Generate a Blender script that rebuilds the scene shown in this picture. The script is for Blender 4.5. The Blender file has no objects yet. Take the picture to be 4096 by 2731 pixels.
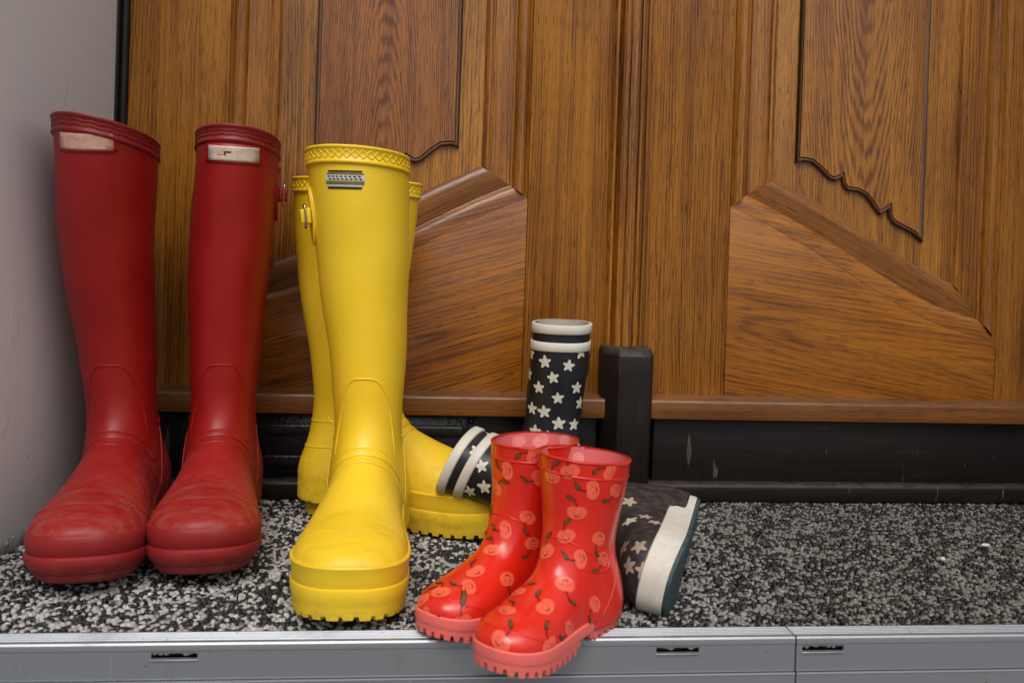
import bpy, bmesh, math, random
import numpy as np
from mathutils import Vector, Matrix
from mathutils.bvhtree import BVHTree

random.seed(7)
RNG = np.random.default_rng(11)
SC = bpy.context.scene
COL = SC.collection

# ------------------------------------------------------------------ camera, world, sun, exposure
FPX, V0 = 3400.0, 1050.0                      # focal length and horizon row for a 4096 px wide frame
YAW, ROLL, PITCH = 0.09577, 0.03304, -0.00721
EYE = Vector((0.0, -1.06994, 0.31))
FW = Vector((math.sin(YAW) * math.cos(PITCH), math.cos(YAW) * math.cos(PITCH), math.sin(PITCH)))
_r = Vector((math.cos(YAW), -math.sin(YAW), 0)); _u = _r.cross(FW)
RIGHT = math.cos(ROLL) * _r + math.sin(ROLL) * _u
UP = -math.sin(ROLL) * _r + math.cos(ROLL) * _u
cam = bpy.data.cameras.new('camera'); camo = bpy.data.objects.new('camera', cam); COL.objects.link(camo)
cam.sensor_width = 36.0; cam.lens = FPX / 4096 * 36.0
cam.shift_y = -(1365.5 - V0) / 4096
cam.clip_start = 0.02; cam.clip_end = 500
camo.matrix_world = Matrix(((RIGHT.x, UP.x, -FW.x, EYE.x), (RIGHT.y, UP.y, -FW.y, EYE.y), (RIGHT.z, UP.z, -FW.z, EYE.z), (0, 0, 0, 1)))
cam.dof.use_dof = True; cam.dof.focus_distance = 0.98; cam.dof.aperture_fstop = 8.0
SC.camera = camo

SUN_EL, SUN_AZ = math.radians(52), math.radians(-18)     # azimuth: 0 = from straight behind the camera, negative = from the left
world = bpy.data.worlds.new('World'); SC.world = world; world.use_nodes = True
wn = world.node_tree.nodes; wl = world.node_tree.links
sky = wn.new('ShaderNodeTexSky'); sky.sky_type = 'NISHITA'; sky.sun_disc = False
sky.sun_elevation = SUN_EL; sky.sun_rotation = math.pi - SUN_AZ * -1
sky.air_density = 1.0; sky.dust_density = 6.0; sky.ozone_density = 1.0
hsv = wn.new('ShaderNodeHueSaturation'); hsv.inputs['Saturation'].default_value = 0.30   # overcast: nearly grey
wl.new(sky.outputs[0], hsv.inputs['Color']); wl.new(hsv.outputs[0], wn['Background'].inputs[0])
wn['Background'].inputs[1].default_value = 0.085
sun = bpy.data.lights.new('sun', 'SUN'); suno = bpy.data.objects.new('sun', sun); COL.objects.link(suno)
sun.energy = 1.4; sun.angle = math.radians(28); sun.color = (1.0, 0.97, 0.93)
sd = Vector((math.sin(SUN_AZ) * math.cos(SUN_EL), -math.cos(SUN_AZ) * math.cos(SUN_EL), math.sin(SUN_EL)))
suno.rotation_euler = sd.to_track_quat('Z', 'Y').to_euler()
SC.view_settings.view_transform = 'Standard'; SC.view_settings.look = 'None'
SC.view_settings.exposure = 0.15; SC.view_settings.gamma = 1.0; SC.view_settings.use_curve_mapping = False

def pix_ray(u, v):                                     # direction through a point of the 2352 px wide view
    k = 4096 / 2352
    return (FW + RIGHT * ((u * k - 2048) / FPX) - UP * ((v * k - V0) / FPX)).normalized()

# ------------------------------------------------------------------ material helpers
class NT:
    def __init__(s, name):
        s.m = bpy.data.materials.new(name); s.m.use_nodes = True
        s.t = s.m.node_tree; s.n = s.t.nodes; s.l = s.t.links; s.b = s.n['Principled BSDF']
    def new(s, typ, **kw):
        nd = s.n.new(typ)
        for k, v in kw.items():
            setattr(nd, k, v)
        return nd
    def put(s, sock, val):
        if isinstance(val, bpy.types.NodeSocket): s.l.new(val, sock)
        else: sock.default_value = val
    def math(s, op, a, b=None, c=None, clamp=False):
        nd = s.new('ShaderNodeMath', operation=op, use_clamp=clamp)
        s.put(nd.inputs[0], a)
        if b is not None: s.put(nd.inputs[1], b)
        if c is not None: s.put(nd.inputs[2], c)
        return nd.outputs[0]
    def mix(s, f, a, b, blend='MIX'):
        nd = s.new('ShaderNodeMix', data_type='RGBA', blend_type=blend)
        s.put(nd.inputs[0], f); s.put(nd.inputs[6], a); s.put(nd.inputs[7], b)
        return nd.outputs[2]
    def noise(s, vec, scale, detail=2, rough=.5, dist=0.0):
        nd = s.new('ShaderNodeTexNoise'); s.put(nd.inputs['Vector'], vec)
        nd.inputs['Scale'].default_value = scale; nd.inputs['Detail'].default_value = detail
        nd.inputs['Roughness'].default_value = rough; nd.inputs['Distortion'].default_value = dist
        return nd.outputs['Fac']
    def ramp(s, f, lo, hi, a=0.0, b=1.0):
        nd = s.new('ShaderNodeMapRange', clamp=True, interpolation_type='SMOOTHSTEP'); s.put(nd.inputs[0], f)
        for i, v in zip((1, 2, 3, 4), (lo, hi, a, b)): nd.inputs[i].default_value = v
        return nd.outputs[0]
    def obj(s): return s.new('ShaderNodeTexCoord').outputs['Object']
    def mapping(s, vec, loc=(0, 0, 0), rot=(0, 0, 0), sc=(1, 1, 1)):
        nd = s.new('ShaderNodeMapping'); s.put(nd.inputs[0], vec)
        nd.inputs[1].default_value = loc; nd.inputs[2].default_value = rot; nd.inputs[3].default_value = sc
        return nd.outputs[0]
    def bump(s, h, strength, dist=0.001):
        nd = s.new('ShaderNodeBump'); nd.inputs['Strength'].default_value = strength; nd.inputs['Distance'].default_value = dist
        s.put(nd.inputs['Height'], h); s.l.new(nd.outputs[0], s.b.inputs['Normal'])
    def set(s, **kw):
        for k, v in kw.items(): s.put(s.b.inputs[k.replace('_', ' ')], v)
        return s.m
def rgb(r, g, b): return (r, g, b, 1.0)

def wood(name, rot=0.0, light=(.44, .172, .017), dark=(.14, .040, .0030), pore=(.032, .008, .0012), cath=None, amt=1.0, rough=.30, ringamp=.15, kx=1.0):
    """varnished oak; grain runs along local z turned by rot in the door plane"""
    t = NT(name); info = t.new('ShaderNodeObjectInfo')
    base = t.mapping(t.obj(), rot=(0, rot, 0))
    off = t.new('ShaderNodeVectorMath', operation='SCALE'); off.inputs[0].default_value = (13.1, 7.7, 5.3); t.put(off.inputs[3], info.outputs['Random'])
    addv = t.new('ShaderNodeVectorMath', operation='ADD'); t.put(addv.inputs[0], base); t.put(addv.inputs[1], off.outputs[0]); P = t.mapping(addv.outputs[0], sc=(1, .02, 1))
    sep = t.new('ShaderNodeSeparateXYZ'); t.put(sep.inputs[0], base if cath else P); X, Y, Z = sep.outputs
    warp = t.noise(t.mapping(P, sc=(9, 9, 1.4)), 1.0, 3, .55)
    fine = t.noise(t.mapping(P, sc=(90, 60, 7)), 1.0, 3, .6)
    if cath:                                            # cone cut: arched figure
        x0, z0, d0, sl, freq = cath
        xx = t.math('MULTIPLY', t.math('SUBTRACT', X, x0), kx); zz = t.math('MULTIPLY_ADD', Z, sl, d0 - sl * z0)
        r = t.math('SQRT', t.math('ADD', t.math('MULTIPLY', xx, xx), t.math('MULTIPLY', zz, zz)))
        r = t.math('MULTIPLY_ADD', t.math('SUBTRACT', warp, .5), .024, r)
        r = t.math('MULTIPLY_ADD', t.math('SUBTRACT', fine, .5), .0080, r)
        ring = t.math('MULTIPLY_ADD', t.math('SINE', t.math('MULTIPLY', r, freq)), .5, .5)
        ring = t.math('MULTIPLY', t.math('POWER', ring, 1.8), t.ramp(t.noise(t.mapping(P, sc=(60, 60, 12)), 1.0, 3, .6), .25, .62))
    else:
        r = t.math('MULTIPLY_ADD', t.math('SUBTRACT', warp, .5), .05, X)
        r = t.math('MULTIPLY_ADD', t.math('SUBTRACT', fine, .5), .0022, r)
        ring = t.math('MULTIPLY_ADD', t.math('SINE', t.math('MULTIPLY', r, 1500)), .5, .5)
        ring = t.math('MULTIPLY', ring, t.ramp(t.noise(t.mapping(P, sc=(38, 38, 1.2)), 1.0, 2, .5), .3, .7))
    streak = t.noise(t.mapping(P, sc=(420, 420, 5)), 1.0, 2, .65)
    band = t.noise(t.mapping(P, sc=(85, 85, 1.6)), 1.0, 2, .5)
    blot = t.noise(t.mapping(P, sc=(9, 9, 4)), 1.0, 3, .5)
    f = t.math('MULTIPLY_ADD', ring, ringamp, t.math('MULTIPLY_ADD', streak, .46, t.math('MULTIPLY_ADD', blot, .46, t.math('MULTIPLY', band, .36))))
    f = t.ramp(f, .47, .93)
    c = t.mix(f, rgb(*light), rgb(*dark))
    pn = t.noise(t.mapping(P, sc=(1350, 1350, 42)), 1.0, 1, .5)
    thr = t.math('MULTIPLY_ADD', ring, -.10 if cath and ringamp > .12 else -.05, .600)
    pores = t.math('MULTIPLY', t.math('SUBTRACT', pn, thr), 12.0, clamp=True)
    c = t.mix(t.math('MULTIPLY', pores, .72 * amt, clamp=True), c, rgb(*pore))
    grime = t.ramp(t.noise(t.mapping(P, sc=(55, 55, 30)), 1.0, 4, .7), .60, .74)
    c = t.mix(t.math('MULTIPLY', grime, .30), c, rgb(.05, .017, .005))
    geo = t.new('ShaderNodeNewGeometry'); sn = t.new('ShaderNodeSeparateXYZ'); t.put(sn.inputs[0], geo.outputs['Normal'])
    ledge = t.math('MULTIPLY', t.ramp(sn.outputs[2], .18, .75), t.ramp(t.noise(t.obj(), 35, 4, .65), .25, .60))       # dust caught on upward faces
    c = t.mix(t.math('MULTIPLY', ledge, .28), c, rgb(.20, .155, .115))
    t.bump(t.math('MULTIPLY_ADD', pores, -.7, t.math('MULTIPLY', streak, .5)), .35, .0006)
    rr = t.math('MULTIPLY_ADD', blot, .22, rough - .08)
    return t.set(Base_Color=c, Roughness=rr, Coat_Weight=(0.0 if rough > .5 else .35), Coat_Roughness=.20, IOR=1.46)

M = {}
M['oak'] = wood('oak_vertical')
M['oak_moulding'] = wood('oak_moulding', light=(.40, .150, .015), dark=(.11, .030, .0025))
M['oak_field'] = wood('oak_field', light=(.46, .195, .026), dark=(.17, .056, .006))
M['oak_panel_a'] = wood('oak_panel_arched', ringamp=.26, kx=1.5, cath=(.009, .40, .020, .15, 1500), light=(.34, .120, .022), dark=(.135, .042, .009), pore=(.045, .014, .005))
M['oak_panel_b'] = wood('oak_panel_flamed', ringamp=.20, kx=1.4, cath=(-.005, .40, .090, -.13, 1400), light=(.43, .170, .018), dark=(.16, .048, .005))
M['oak_rail_a'] = wood('oak_rail_left', ringamp=.11, cath=(.17, .25, .020, .07, 1150), rot=math.radians(90 + 17), light=(.41, .142, .010), dark=(.12, .030, .0020))
M['oak_rail_b'] = wood('oak_rail_right', ringamp=.11, cath=(.20, -.30, .010, .07, 1150), rot=math.radians(90 - 9), light=(.41, .142, .010), dark=(.12, .030, .0020))
M['oak_slope_a'] = wood('oak_slope_left', rot=math.radians(90 + 26), light=(.33, .125, .020), dark=(.13, .042, .006))
M['oak_slope_b'] = wood('oak_slope_right', rot=math.radians(90 - 26), light=(.33, .122, .018), dark=(.13, .042, .006))
M['oak_dark'] = wood('oak_dark_edge', light=(.13, .045, .009), dark=(.06, .018, .003), rough=.6)  # panel bead: groove shadow and dirt of the carved edge put into the colour
M['oak_horizontal'] = wood('oak_horizontal', rot=math.radians(90), light=(.24, .082, .014), dark=(.09, .028, .005), rough=.36)

def dark_paint(name, rot, base=(.0060, .0046, .0043), rough=.46):
    t = NT(name); P = t.mapping(t.obj(), rot=(0, rot, 0))
    st = t.noise(t.mapping(P, sc=(260, 200, 9)), 1.0, 3, .6)
    sc = t.ramp(t.noise(t.mapping(t.obj(), rot=(0, .7, .3), sc=(160, 160, 14)), 1.0, 2, .6, .6), .68, .74)
    pat = t.ramp(t.noise(t.obj(), 9, 3, .6), .42, .62)
    sc2 = t.math('MULTIPLY', sc, pat)
    speck = t.ramp(t.noise(t.obj(), 420, 1, .5), .78, .82)
    c = t.mix(st, rgb(*base), rgb(base[0] * 2.1, base[1] * 1.8, base[2] * 1.7))
    c = t.mix(t.math('MULTIPLY', sc2, .85), c, rgb(.16, .15, .14))
    c = t.mix(t.math('MULTIPLY', speck, .6), c, rgb(.25, .22, .19))
    geo = t.new('ShaderNodeNewGeometry'); sn = t.new('ShaderNodeSeparateXYZ'); t.put(sn.inputs[0], geo.outputs['Normal'])
    dustm = t.math('MULTIPLY', t.ramp(sn.outputs[2], .25, .9), t.ramp(t.noise(t.obj(), 40, 4, .65), .30, .62))       # dust lying on ledges
    c = t.mix(t.math('MULTIPLY', dustm, .45), c, rgb(.11, .095, .08))
    rub = t.ramp(t.noise(t.mapping(P, sc=(70, 70, 10)), 1.0, 4, .7), .56, .72)
    c = t.mix(t.math('MULTIPLY', rub, .35), c, rgb(.040, .026, .018))
    t.bump(t.math('MULTIPLY_ADD', st, 1.0, t.noise(P, 60, 2, .5)), .35, .0007)
    return t.set(Base_Color=c, Roughness=t.math('MULTIPLY_ADD', st, .2, rough - .1), IOR=1.38)
M['dark_v'] = dark_paint('dark_paint_vertical', 0, (.0095, .0070, .0062), .50)
M['dark_h'] = dark_paint('dark_paint_horizontal', math.radians(90))
def plate_mat():
    t = NT('hammered_black_metal'); P = t.obj()
    n = t.noise(P, 130, 2, .5); t.bump(n, .8, .0015)
    c = t.mix(t.ramp(t.noise(P, 60, 3, .6), .62, .75), rgb(.010, .010, .011), rgb(.035, .033, .031))
    return t.set(Base_Color=c, Roughness=.33, Metallic=.0)
M['plate'] = plate_mat()

def wall_mat():
    t = NT('painted_plaster_grey'); P = t.obj()
    br = t.noise(t.mapping(P, sc=(40, 40, 2.2)), 1.0, 3, .6); bl = t.noise(P, 6, 3, .5)
    c = t.mix(t.math('MULTIPLY_ADD', br, .5, t.math('MULTIPLY', bl, .5)), rgb(.72, .735, .765), rgb(.80, .81, .835))
    sp = t.ramp(t.noise(t.mapping(P, sc=(1, 1, .55)), 120, 2, .5), .755, .80)
    c = t.mix(t.math('MULTIPLY', sp, .55), c, rgb(.16, .10, .06))
    sep = t.new('ShaderNodeSeparateXYZ'); t.put(sep.inputs[0], P)
    h = t.math('MULTIPLY_ADD', t.noise(P, 45, 3, .6), .035, sep.outputs[2])
    c = t.mix(t.math('MULTIPLY', t.ramp(h, .012, .034, .85, 0.0), t.ramp(sep.outputs[2], -.03, -.008)), c, rgb(.10, .075, .045))
    ch = t.ramp(t.noise(t.mapping(P, sc=(1, 1, .6)), 34, 3, .6), .64, .68)
    t.bump(t.math('ADD', t.math('MULTIPLY', br, .4), t.math('MULTIPLY', ch, .35)), .5, .0012)
    return t.set(Base_Color=c, Roughness=.42)
M['wall'] = wall_mat()
def simple(name, c, rough=.5, metal=0.0, **kw):
    t = NT(name); n = t.noise(t.obj(), 90, 3, .6)
    cc = t.mix(t.math('MULTIPLY', n, .5), rgb(*c), rgb(*[x * .7 for x in c]))
    t.set(Base_Color=cc, Roughness=t.math('MULTIPLY_ADD', n, .2, rough - .1), Metallic=metal)
    return t.set(**kw) if kw else t.m
M['seal'] = simple('black_rubber_seal', (.012, .013, .014), .45)
M['gap'] = simple('dark_gap', (.006, .005, .005), .8)
M['steel'] = simple('nickel_buckle', (.55, .52, .45), .22, 1.0)
def alu_mat():
    t = NT('brushed_aluminium'); P = t.obj()
    br = t.noise(t.mapping(P, sc=(3, 500, 900)), 1.0, 2, .6)
    sp = t.ramp(t.noise(P, 230, 2, .5), .74, .78); st = t.ramp(t.noise(P, 9, 4, .65), .5, .72)
    c = t.mix(t.math('MULTIPLY', st, .35), rgb(.33, .35, .38), rgb(.26, .27, .285))
    c = t.mix(t.math('MULTIPLY', sp, .75), c, rgb(.06, .045, .035))
    sc = t.ramp(t.noise(t.mapping(P, rot=(0, .9, 0), sc=(240, 240, 16)), 1.0, 2, .6, .5), .72, .76)
    c = t.mix(t.math('MULTIPLY', sc, .35), c, rgb(.6, .6, .6))
    dr = t.ramp(t.noise(t.mapping(P, sc=(1, 1, .35)), 45, 5, .7), .58, .76)
    c = t.mix(t.math('MULTIPLY', dr, .30), c, rgb(.16, .14, .12))
    wh = t.ramp(t.noise(t.mapping(P, sc=(1, 1, .5)), 28, 4, .7), .66, .78)
    c = t.mix(t.math('MULTIPLY', wh, .30), c, rgb(.55, .55, .54))
    t.bump(t.math('MULTIPLY_ADD', dr, .4, br), .14, .0004)
    return t.set(Base_Color=c, Metallic=.65, Roughness=t.math('MULTIPLY_ADD', st, .12, .36))
M['alu'] = alu_mat()
def pebble_mat():
    t = NT('resin_bound_pebbles'); P = t.obj()
    a = t.new('ShaderNodeVertexColor', layer_name='stone')
    sep = t.new('ShaderNodeSeparateXYZ'); t.put(sep.inputs[0], P)
    n = t.noise(P, 7, 4, .6)
    d = t.ramp(t.math('MULTIPLY_ADD', n, .35, sep.outputs[0]), .18, .62)          # trodden dirt on the open side of the step
    c = t.mix(t.math('MULTIPLY', d, .92), a.outputs[0], t.mix(1.0, a.outputs[0], rgb(.34, .318, .290), 'MULTIPLY'))
    moss = t.math('MULTIPLY', t.ramp(t.noise(P, 26, 4, .7), .52, .70), d)
    c = t.mix(t.math('MULTIPLY', moss, .35), c, rgb(.050, .055, .022))
    fn = t.noise(P, 500, 2, .6)
    c = t.mix(t.math('MULTIPLY', fn, .35), c, t.mix(1.0, c, rgb(.5, .48, .45), 'MULTIPLY'))
    return t.set(Base_Color=c, Roughness=.52)
M['pebble'] = pebble_mat()
M['mortar'] = simple('dark_resin_bed', (.020, .020, .019), .7)
M['paving'] = simple('grey_paving', (.16, .155, .15), .8)
M['concrete'] = simple('grey_render', (.30, .29, .285), .85)

def rubber(name, base, worn, rough, dustc, zlow=.045, dust=.5, sss=0.0, coat=0.0, coatr=.2, scuff=.5, spec=.5):
    t = NT(name); P = t.obj()
    big = t.noise(P, 11, 3, .6); fine = t.noise(P, 260, 2, .6)
    c = t.mix(t.ramp(big, .35, .75), rgb(*base), rgb(*worn))
    sep = t.new('ShaderNodeSeparateXYZ'); t.put(sep.inputs[0], P)
    zz = t.math('MULTIPLY_ADD', t.math('SUBTRACT', t.noise(P, 38, 4, .65), .5), .09, sep.outputs[2])
    low = t.ramp(zz, zlow * .35, zlow * 1.9, 1.0, 0.0)
    sm = t.ramp(t.noise(t.mapping(P, rot=(0, 0, .35), sc=(.8, 2.6, 2.0)), 42, 6, .8), .38, .72)
    c = t.mix(t.math('MULTIPLY', t.math('MULTIPLY', low, sm), dust), c, rgb(*dustc))
    scr = t.ramp(t.noise(t.mapping(P, rot=(.3, .5, .8), sc=(30, 330, 330)), 1.0, 2, .6, .4), .70, .76)
    c = t.mix(t.math('MULTIPLY', scr, .30 * scuff), c, rgb(*dustc))
    t.bump(t.math('MULTIPLY_ADD', fine, .35, t.noise(P, 24, 2, .5)), .10, .0015)
    r = t.math('MULTIPLY_ADD', big, .16, rough - .08); r = t.math('MULTIPLY_ADD', low, .12, r)
    return t.set(Base_Color=c, Roughness=r, Subsurface_Weight=sss, Subsurface_Radius=(.01, .004, .002), Subsurface_Scale=.4, Coat_Weight=coat, Coat_Roughness=coatr, Specular_IOR_Level=spec)
M['red'] = rubber('matt_red_rubber', (.27, .0065, .0060), (.32, .012, .011), .42, (.34, .14, .10), .062, .72, spec=.38)
M['red_band'] = rubber('dark_red_rubber', (.20, .006, .008), (.26, .012, .012), .48, (.30, .10, .08), .01, .3)
M['red_sole'] = rubber('worn_red_sole', (.25, .008, .009), (.32, .022, .022), .54, (.22, .10, .07), .03, .55)
M['yellow'] = rubber('yellow_rubber', (.86, .57, .016), (.90, .63, .035), .40, (.36, .20, .03), .060, .50, scuff=.6)
M['yellow_sole'] = rubber('yellow_sole', (.85, .57, .018), (.87, .60, .035), .46, (.22, .12, .03), .020, .40)
M['cherry_red'] = rubber('glossy_red_plastic', (.68, .016, .006), (.72, .022, .008), .28, (.50, .10, .08), .02, .25, sss=.10, coat=.35, coatr=.16)
M['pink_sole'] = rubber('pink_plastic_sole', (.86, .145, .125), (.84, .18, .155), .40, (.45, .16, .13), .012, .4, sss=.15)
M['pink_lining'] = simple('pink_fabric_lining', (.75, .16, .16), .85)
M['navy'] = rubber('navy_black_rubber', (.0075, .0085, .012), (.014, .015, .019), .42, (.10, .08, .07), .09, .7, scuff=1.6)
M['white_rubber'] = rubber('off_white_rubber', (.60, .57, .50), (.68, .65, .58), .55, (.30, .26, .20), .02, .3, scuff=.8)
M['teal_sole'] = rubber('teal_black_outsole', (.018, .040, .050), (.03, .06, .07), .6, (.28, .30, .29), .02, .2, scuff=1.5)
M['canvas'] = simple('beige_lining', (.46, .40, .33), .9)
M['dark_lining'] = simple('dark_lining', (.02, .008, .008), .9)
def flat(name, c, rough=.4, **kw):
    t = NT(name); n = t.noise(t.obj(), 220, 3, .6)
    cc = t.mix(t.ramp(n, .35, .7), rgb(*c), rgb(*[x * .82 for x in c]))
    return t.set(Base_Color=cc, Roughness=rough, **kw)
M['star'] = flat('cream_star_print', (.66, .62, .52), .5)
M['star_worn'] = flat('worn_star_print', (.42, .33, .25), .6)
M['cherry'] = flat('coral_cherry_print', (.90, .125, .065), .3, Coat_Weight=.3, Coat_Roughness=.18)
M['cherry_in'] = flat('pale_cherry_lining_print', (.88, .30, .27), .8)
M['stem'] = flat('brown_stem_print', (.085, .018, .008), .35)
M['leaf'] = flat('olive_leaf_print', (.15, .075, .018), .35)
M['face'] = flat('dark_red_face_print', (.16, .004, .004), .35)
M['label_red'] = flat('red_label_frame', (.42, .012, .010), .4)
M['label_cream'] = flat('cream_label_field', (.62, .52, .42), .45)
M['label_pink'] = flat('pale_pink_label_field', (.70, .40, .31), .45)
M['label_black'] = flat('black_label_stripe', (.015, .016, .014), .4)
M['label_white'] = flat('white_label_stripe', (.62, .60, .52), .45)
M['label_grey'] = flat('grey_label_stripe', (.13, .125, .08), .45)

# ------------------------------------------------------------------ object helpers
def mesh_obj(name, verts, faces, mat, parent=None, smooth=False, mats=None, fmat=None, loc=None):
    me = bpy.data.meshes.new(name)
    me.from_pydata([tuple(map(float, v)) for v in verts], [], [tuple(map(int, f)) for f in faces])
    for mm in (mats or [mat]): me.materials.append(M[mm] if isinstance(mm, str) else mm)
    if fmat is not None: me.polygons.foreach_set('material_index', np.asarray(fmat, dtype=np.int32))
    if smooth: me.polygons.foreach_set('use_smooth', np.ones(len(me.polygons), dtype=bool))
    me.update()
    o = bpy.data.objects.new(name, me); COL.objects.link(o)
    if parent is not None: o.parent = parent
    if loc is not None: o.location = loc
    return o
def tag(o, label=None, cat=None, group=None, kind=None):
    for k, v in (('label', label), ('category', cat), ('group', group), ('kind', kind)):
        if v: o[k] = v
    return o
def thing(name, label, cat, loc=(0, 0, 0), group=None, mat=None):
    o = bpy.data.objects.new(name, None); COL.objects.link(o); o.empty_display_size = .05
    if mat is not None: o.matrix_world = mat
    else: o.location = loc
    return tag(o, label, cat, group)
def box(x0, x1, y0, y1, z0, z1):
    v = [(x, y, z) for x in (x0, x1) for y in (y0, y1) for z in (z0, z1)]
    f = [(0, 1, 3, 2), (4, 6, 7, 5), (0, 4, 5, 1), (2, 3, 7, 6), (0, 2, 6, 4), (1, 5, 7, 3)]
    return v, f
def fix_normals(o):
    bm = bmesh.new(); bm.from_mesh(o.data); bmesh.ops.recalc_face_normals(bm, faces=bm.faces); bm.to_mesh(o.data); bm.free(); return o
def bevel(o, w, seg=2, angle=35):
    fix_normals(o)
    bm = bmesh.new(); bm.from_mesh(o.data)
    es = [e for e in bm.edges if len(e.link_faces) == 2 and e.calc_face_angle(0) > math.radians(angle)]
    bmesh.ops.bevel(bm, geom=es, offset=w, segments=seg, affect='EDGES', profile=.5)
    for f in bm.faces: f.smooth = True
    bm.to_mesh(o.data); bm.free()
    try: o.data.set_sharp_from_angle(angle=math.radians(50))
    except Exception: pass
    return o
def bbox(name, d, mat, parent=None, bev=.0015, seg=2):
    v, f = box(*d); o = mesh_obj(name, v, f, mat, parent); return bevel(o, bev, seg) if bev else fix_normals(o)
def prism_xz(name, poly, y0, y1, mat, parent=None, bev=.0012):
    """polygon in the x-z plane given thickness in y"""
    n = len(poly); v = [(x, y0, z) for x, z in poly] + [(x, y1, z) for x, z in poly]
    f = [tuple(range(n)), tuple(range(2 * n - 1, n - 1, -1))] + [(i, n + i, n + (i + 1) % n, (i + 1) % n) for i in range(n)]
    o = mesh_obj(name, v, f, mat, parent); fix_normals(o)
    return bevel(o, bev, 2) if bev else o
def extrude_x(name, prof, x0, x1, mat, parent=None, sharp=40, caps=True):
    """closed y-z profile drawn out along x"""
    n = len(prof); v = [(x0, y, z) for y, z in prof] + [(x1, y, z) for y, z in prof]
    f = [(i, (i + 1) % n, n + (i + 1) % n, n + i) for i in range(n)]
    if caps: f += [tuple(range(n - 1, -1, -1)), tuple(range(n, 2 * n))]
    o = mesh_obj(name, v, f, mat, parent, smooth=True); fix_normals(o)
    try: o.data.set_sharp_from_angle(angle=math.radians(sharp))
    except Exception: pass
    return o
def arc(cx, cy, r, a0, a1, n):
    return [(cx + r * math.cos(math.radians(a0 + (a1 - a0) * i / n)), cy + r * math.sin(math.radians(a0 + (a1 - a0) * i / n))) for i in range(n + 1)]

# ================================================================== THE SETTING
XL = -0.412                                             # grey side wall
XR = 0.925
# pavement in front of the step, reaching far out
v, f = box(-40, 40, -60, -.398, -.30, -.165)
tag(mesh_obj('pavement', v, f, 'paving'), kind='structure')
v, f = box(XL - .6, XR + .6, -.372, .16, -.30, -.006)
tag(mesh_obj('step', v, f, 'mortar'), kind='structure')
# side walls of the doorway, lintel over it, house front
def wall_thing(name, d, label, mat='wall', bev=.004):
    o = bbox(name, d, mat, None, bev); return tag(o, label, 'wall')
SKEW = .083                                             # the side wall is not quite square to the door
def wall_x(y): return -.392 + SKEW * (y - .016)
_v = [(x, y, z) for (x, y) in ((XL - .25, .20), (XL - .25, -.46), (wall_x(-.46), -.46), (wall_x(.20), .20)) for z in (-.164, 2.45)]
tag(bevel(mesh_obj('side_wall', _v, [(0, 2, 4, 6), (1, 7, 5, 3), (0, 1, 3, 2), (2, 3, 5, 4), (4, 5, 7, 6), (6, 7, 1, 0)], 'wall'), .004), 'grey painted side wall of the doorway beside the red boots', 'wall')
wall_thing('reveal_wall', (XR, XR + .25, -.46, .20, -.164, 2.45), 'grey painted side wall beyond the right door leaf')
wall_thing('house_front', (-4.0, XL - .2505, -.455, .20, -.163, 6.0), 'grey rendered house front left of the doorway', 'concrete')
wall_thing('facade', (XR + .2505, 5.0, -.455, .20, -.163, 6.0), 'grey rendered house front right of the doorway', 'concrete')
wall_thing('lintel', (XL - .25, XR + .25, -.457, .20, 2.4505, 6.0), 'grey rendered wall over the door', 'concrete')
v, f = box(XL, XR, .12, .19, -.1, 2.45); tag(mesh_obj('door_backing', v, f, 'gap'), kind='structure')

# chips of paint and dirt at the foot of the wall
for (yy, zz, s) in ((-.150, .012, .006), (-.138, .015, .005), (-.186, .009, .006), (-.176, .012, .004)):
    n = 7; vs = []; fs = []
    for i in range(n):
        a = 2 * math.pi * i / n; rr = s * random.uniform(.6, 1.1)
        vs.append((0, rr * math.cos(a), rr * .7 * math.sin(a)))
    vs.append((.0018, 0, 0)); fs = [(i, (i + 1) % n, n) for i in range(n)]
    o = mesh_obj('paint_flake', vs, fs, 'wall', None, loc=(wall_x(yy) + .0003, yy, zz)); fix_normals(o)
    tag(o, 'small curled flake of grey paint at the foot of the side wall', 'paint flake', 'paint flakes at the foot of the wall')

# black seal strip between wall and door
seal = thing('door_frame', 'narrow black frame strip between grey wall and oak door', 'door frame', (-.401, .02, 0))
bbox('seal_strip', (.002, .0115, -.004, .09, .004, 2.44), 'seal', seal, .002)
bbox('frame_edge', (.0117, .0195, .003, .09, .004, 2.44), 'seal', seal, .003)

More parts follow.
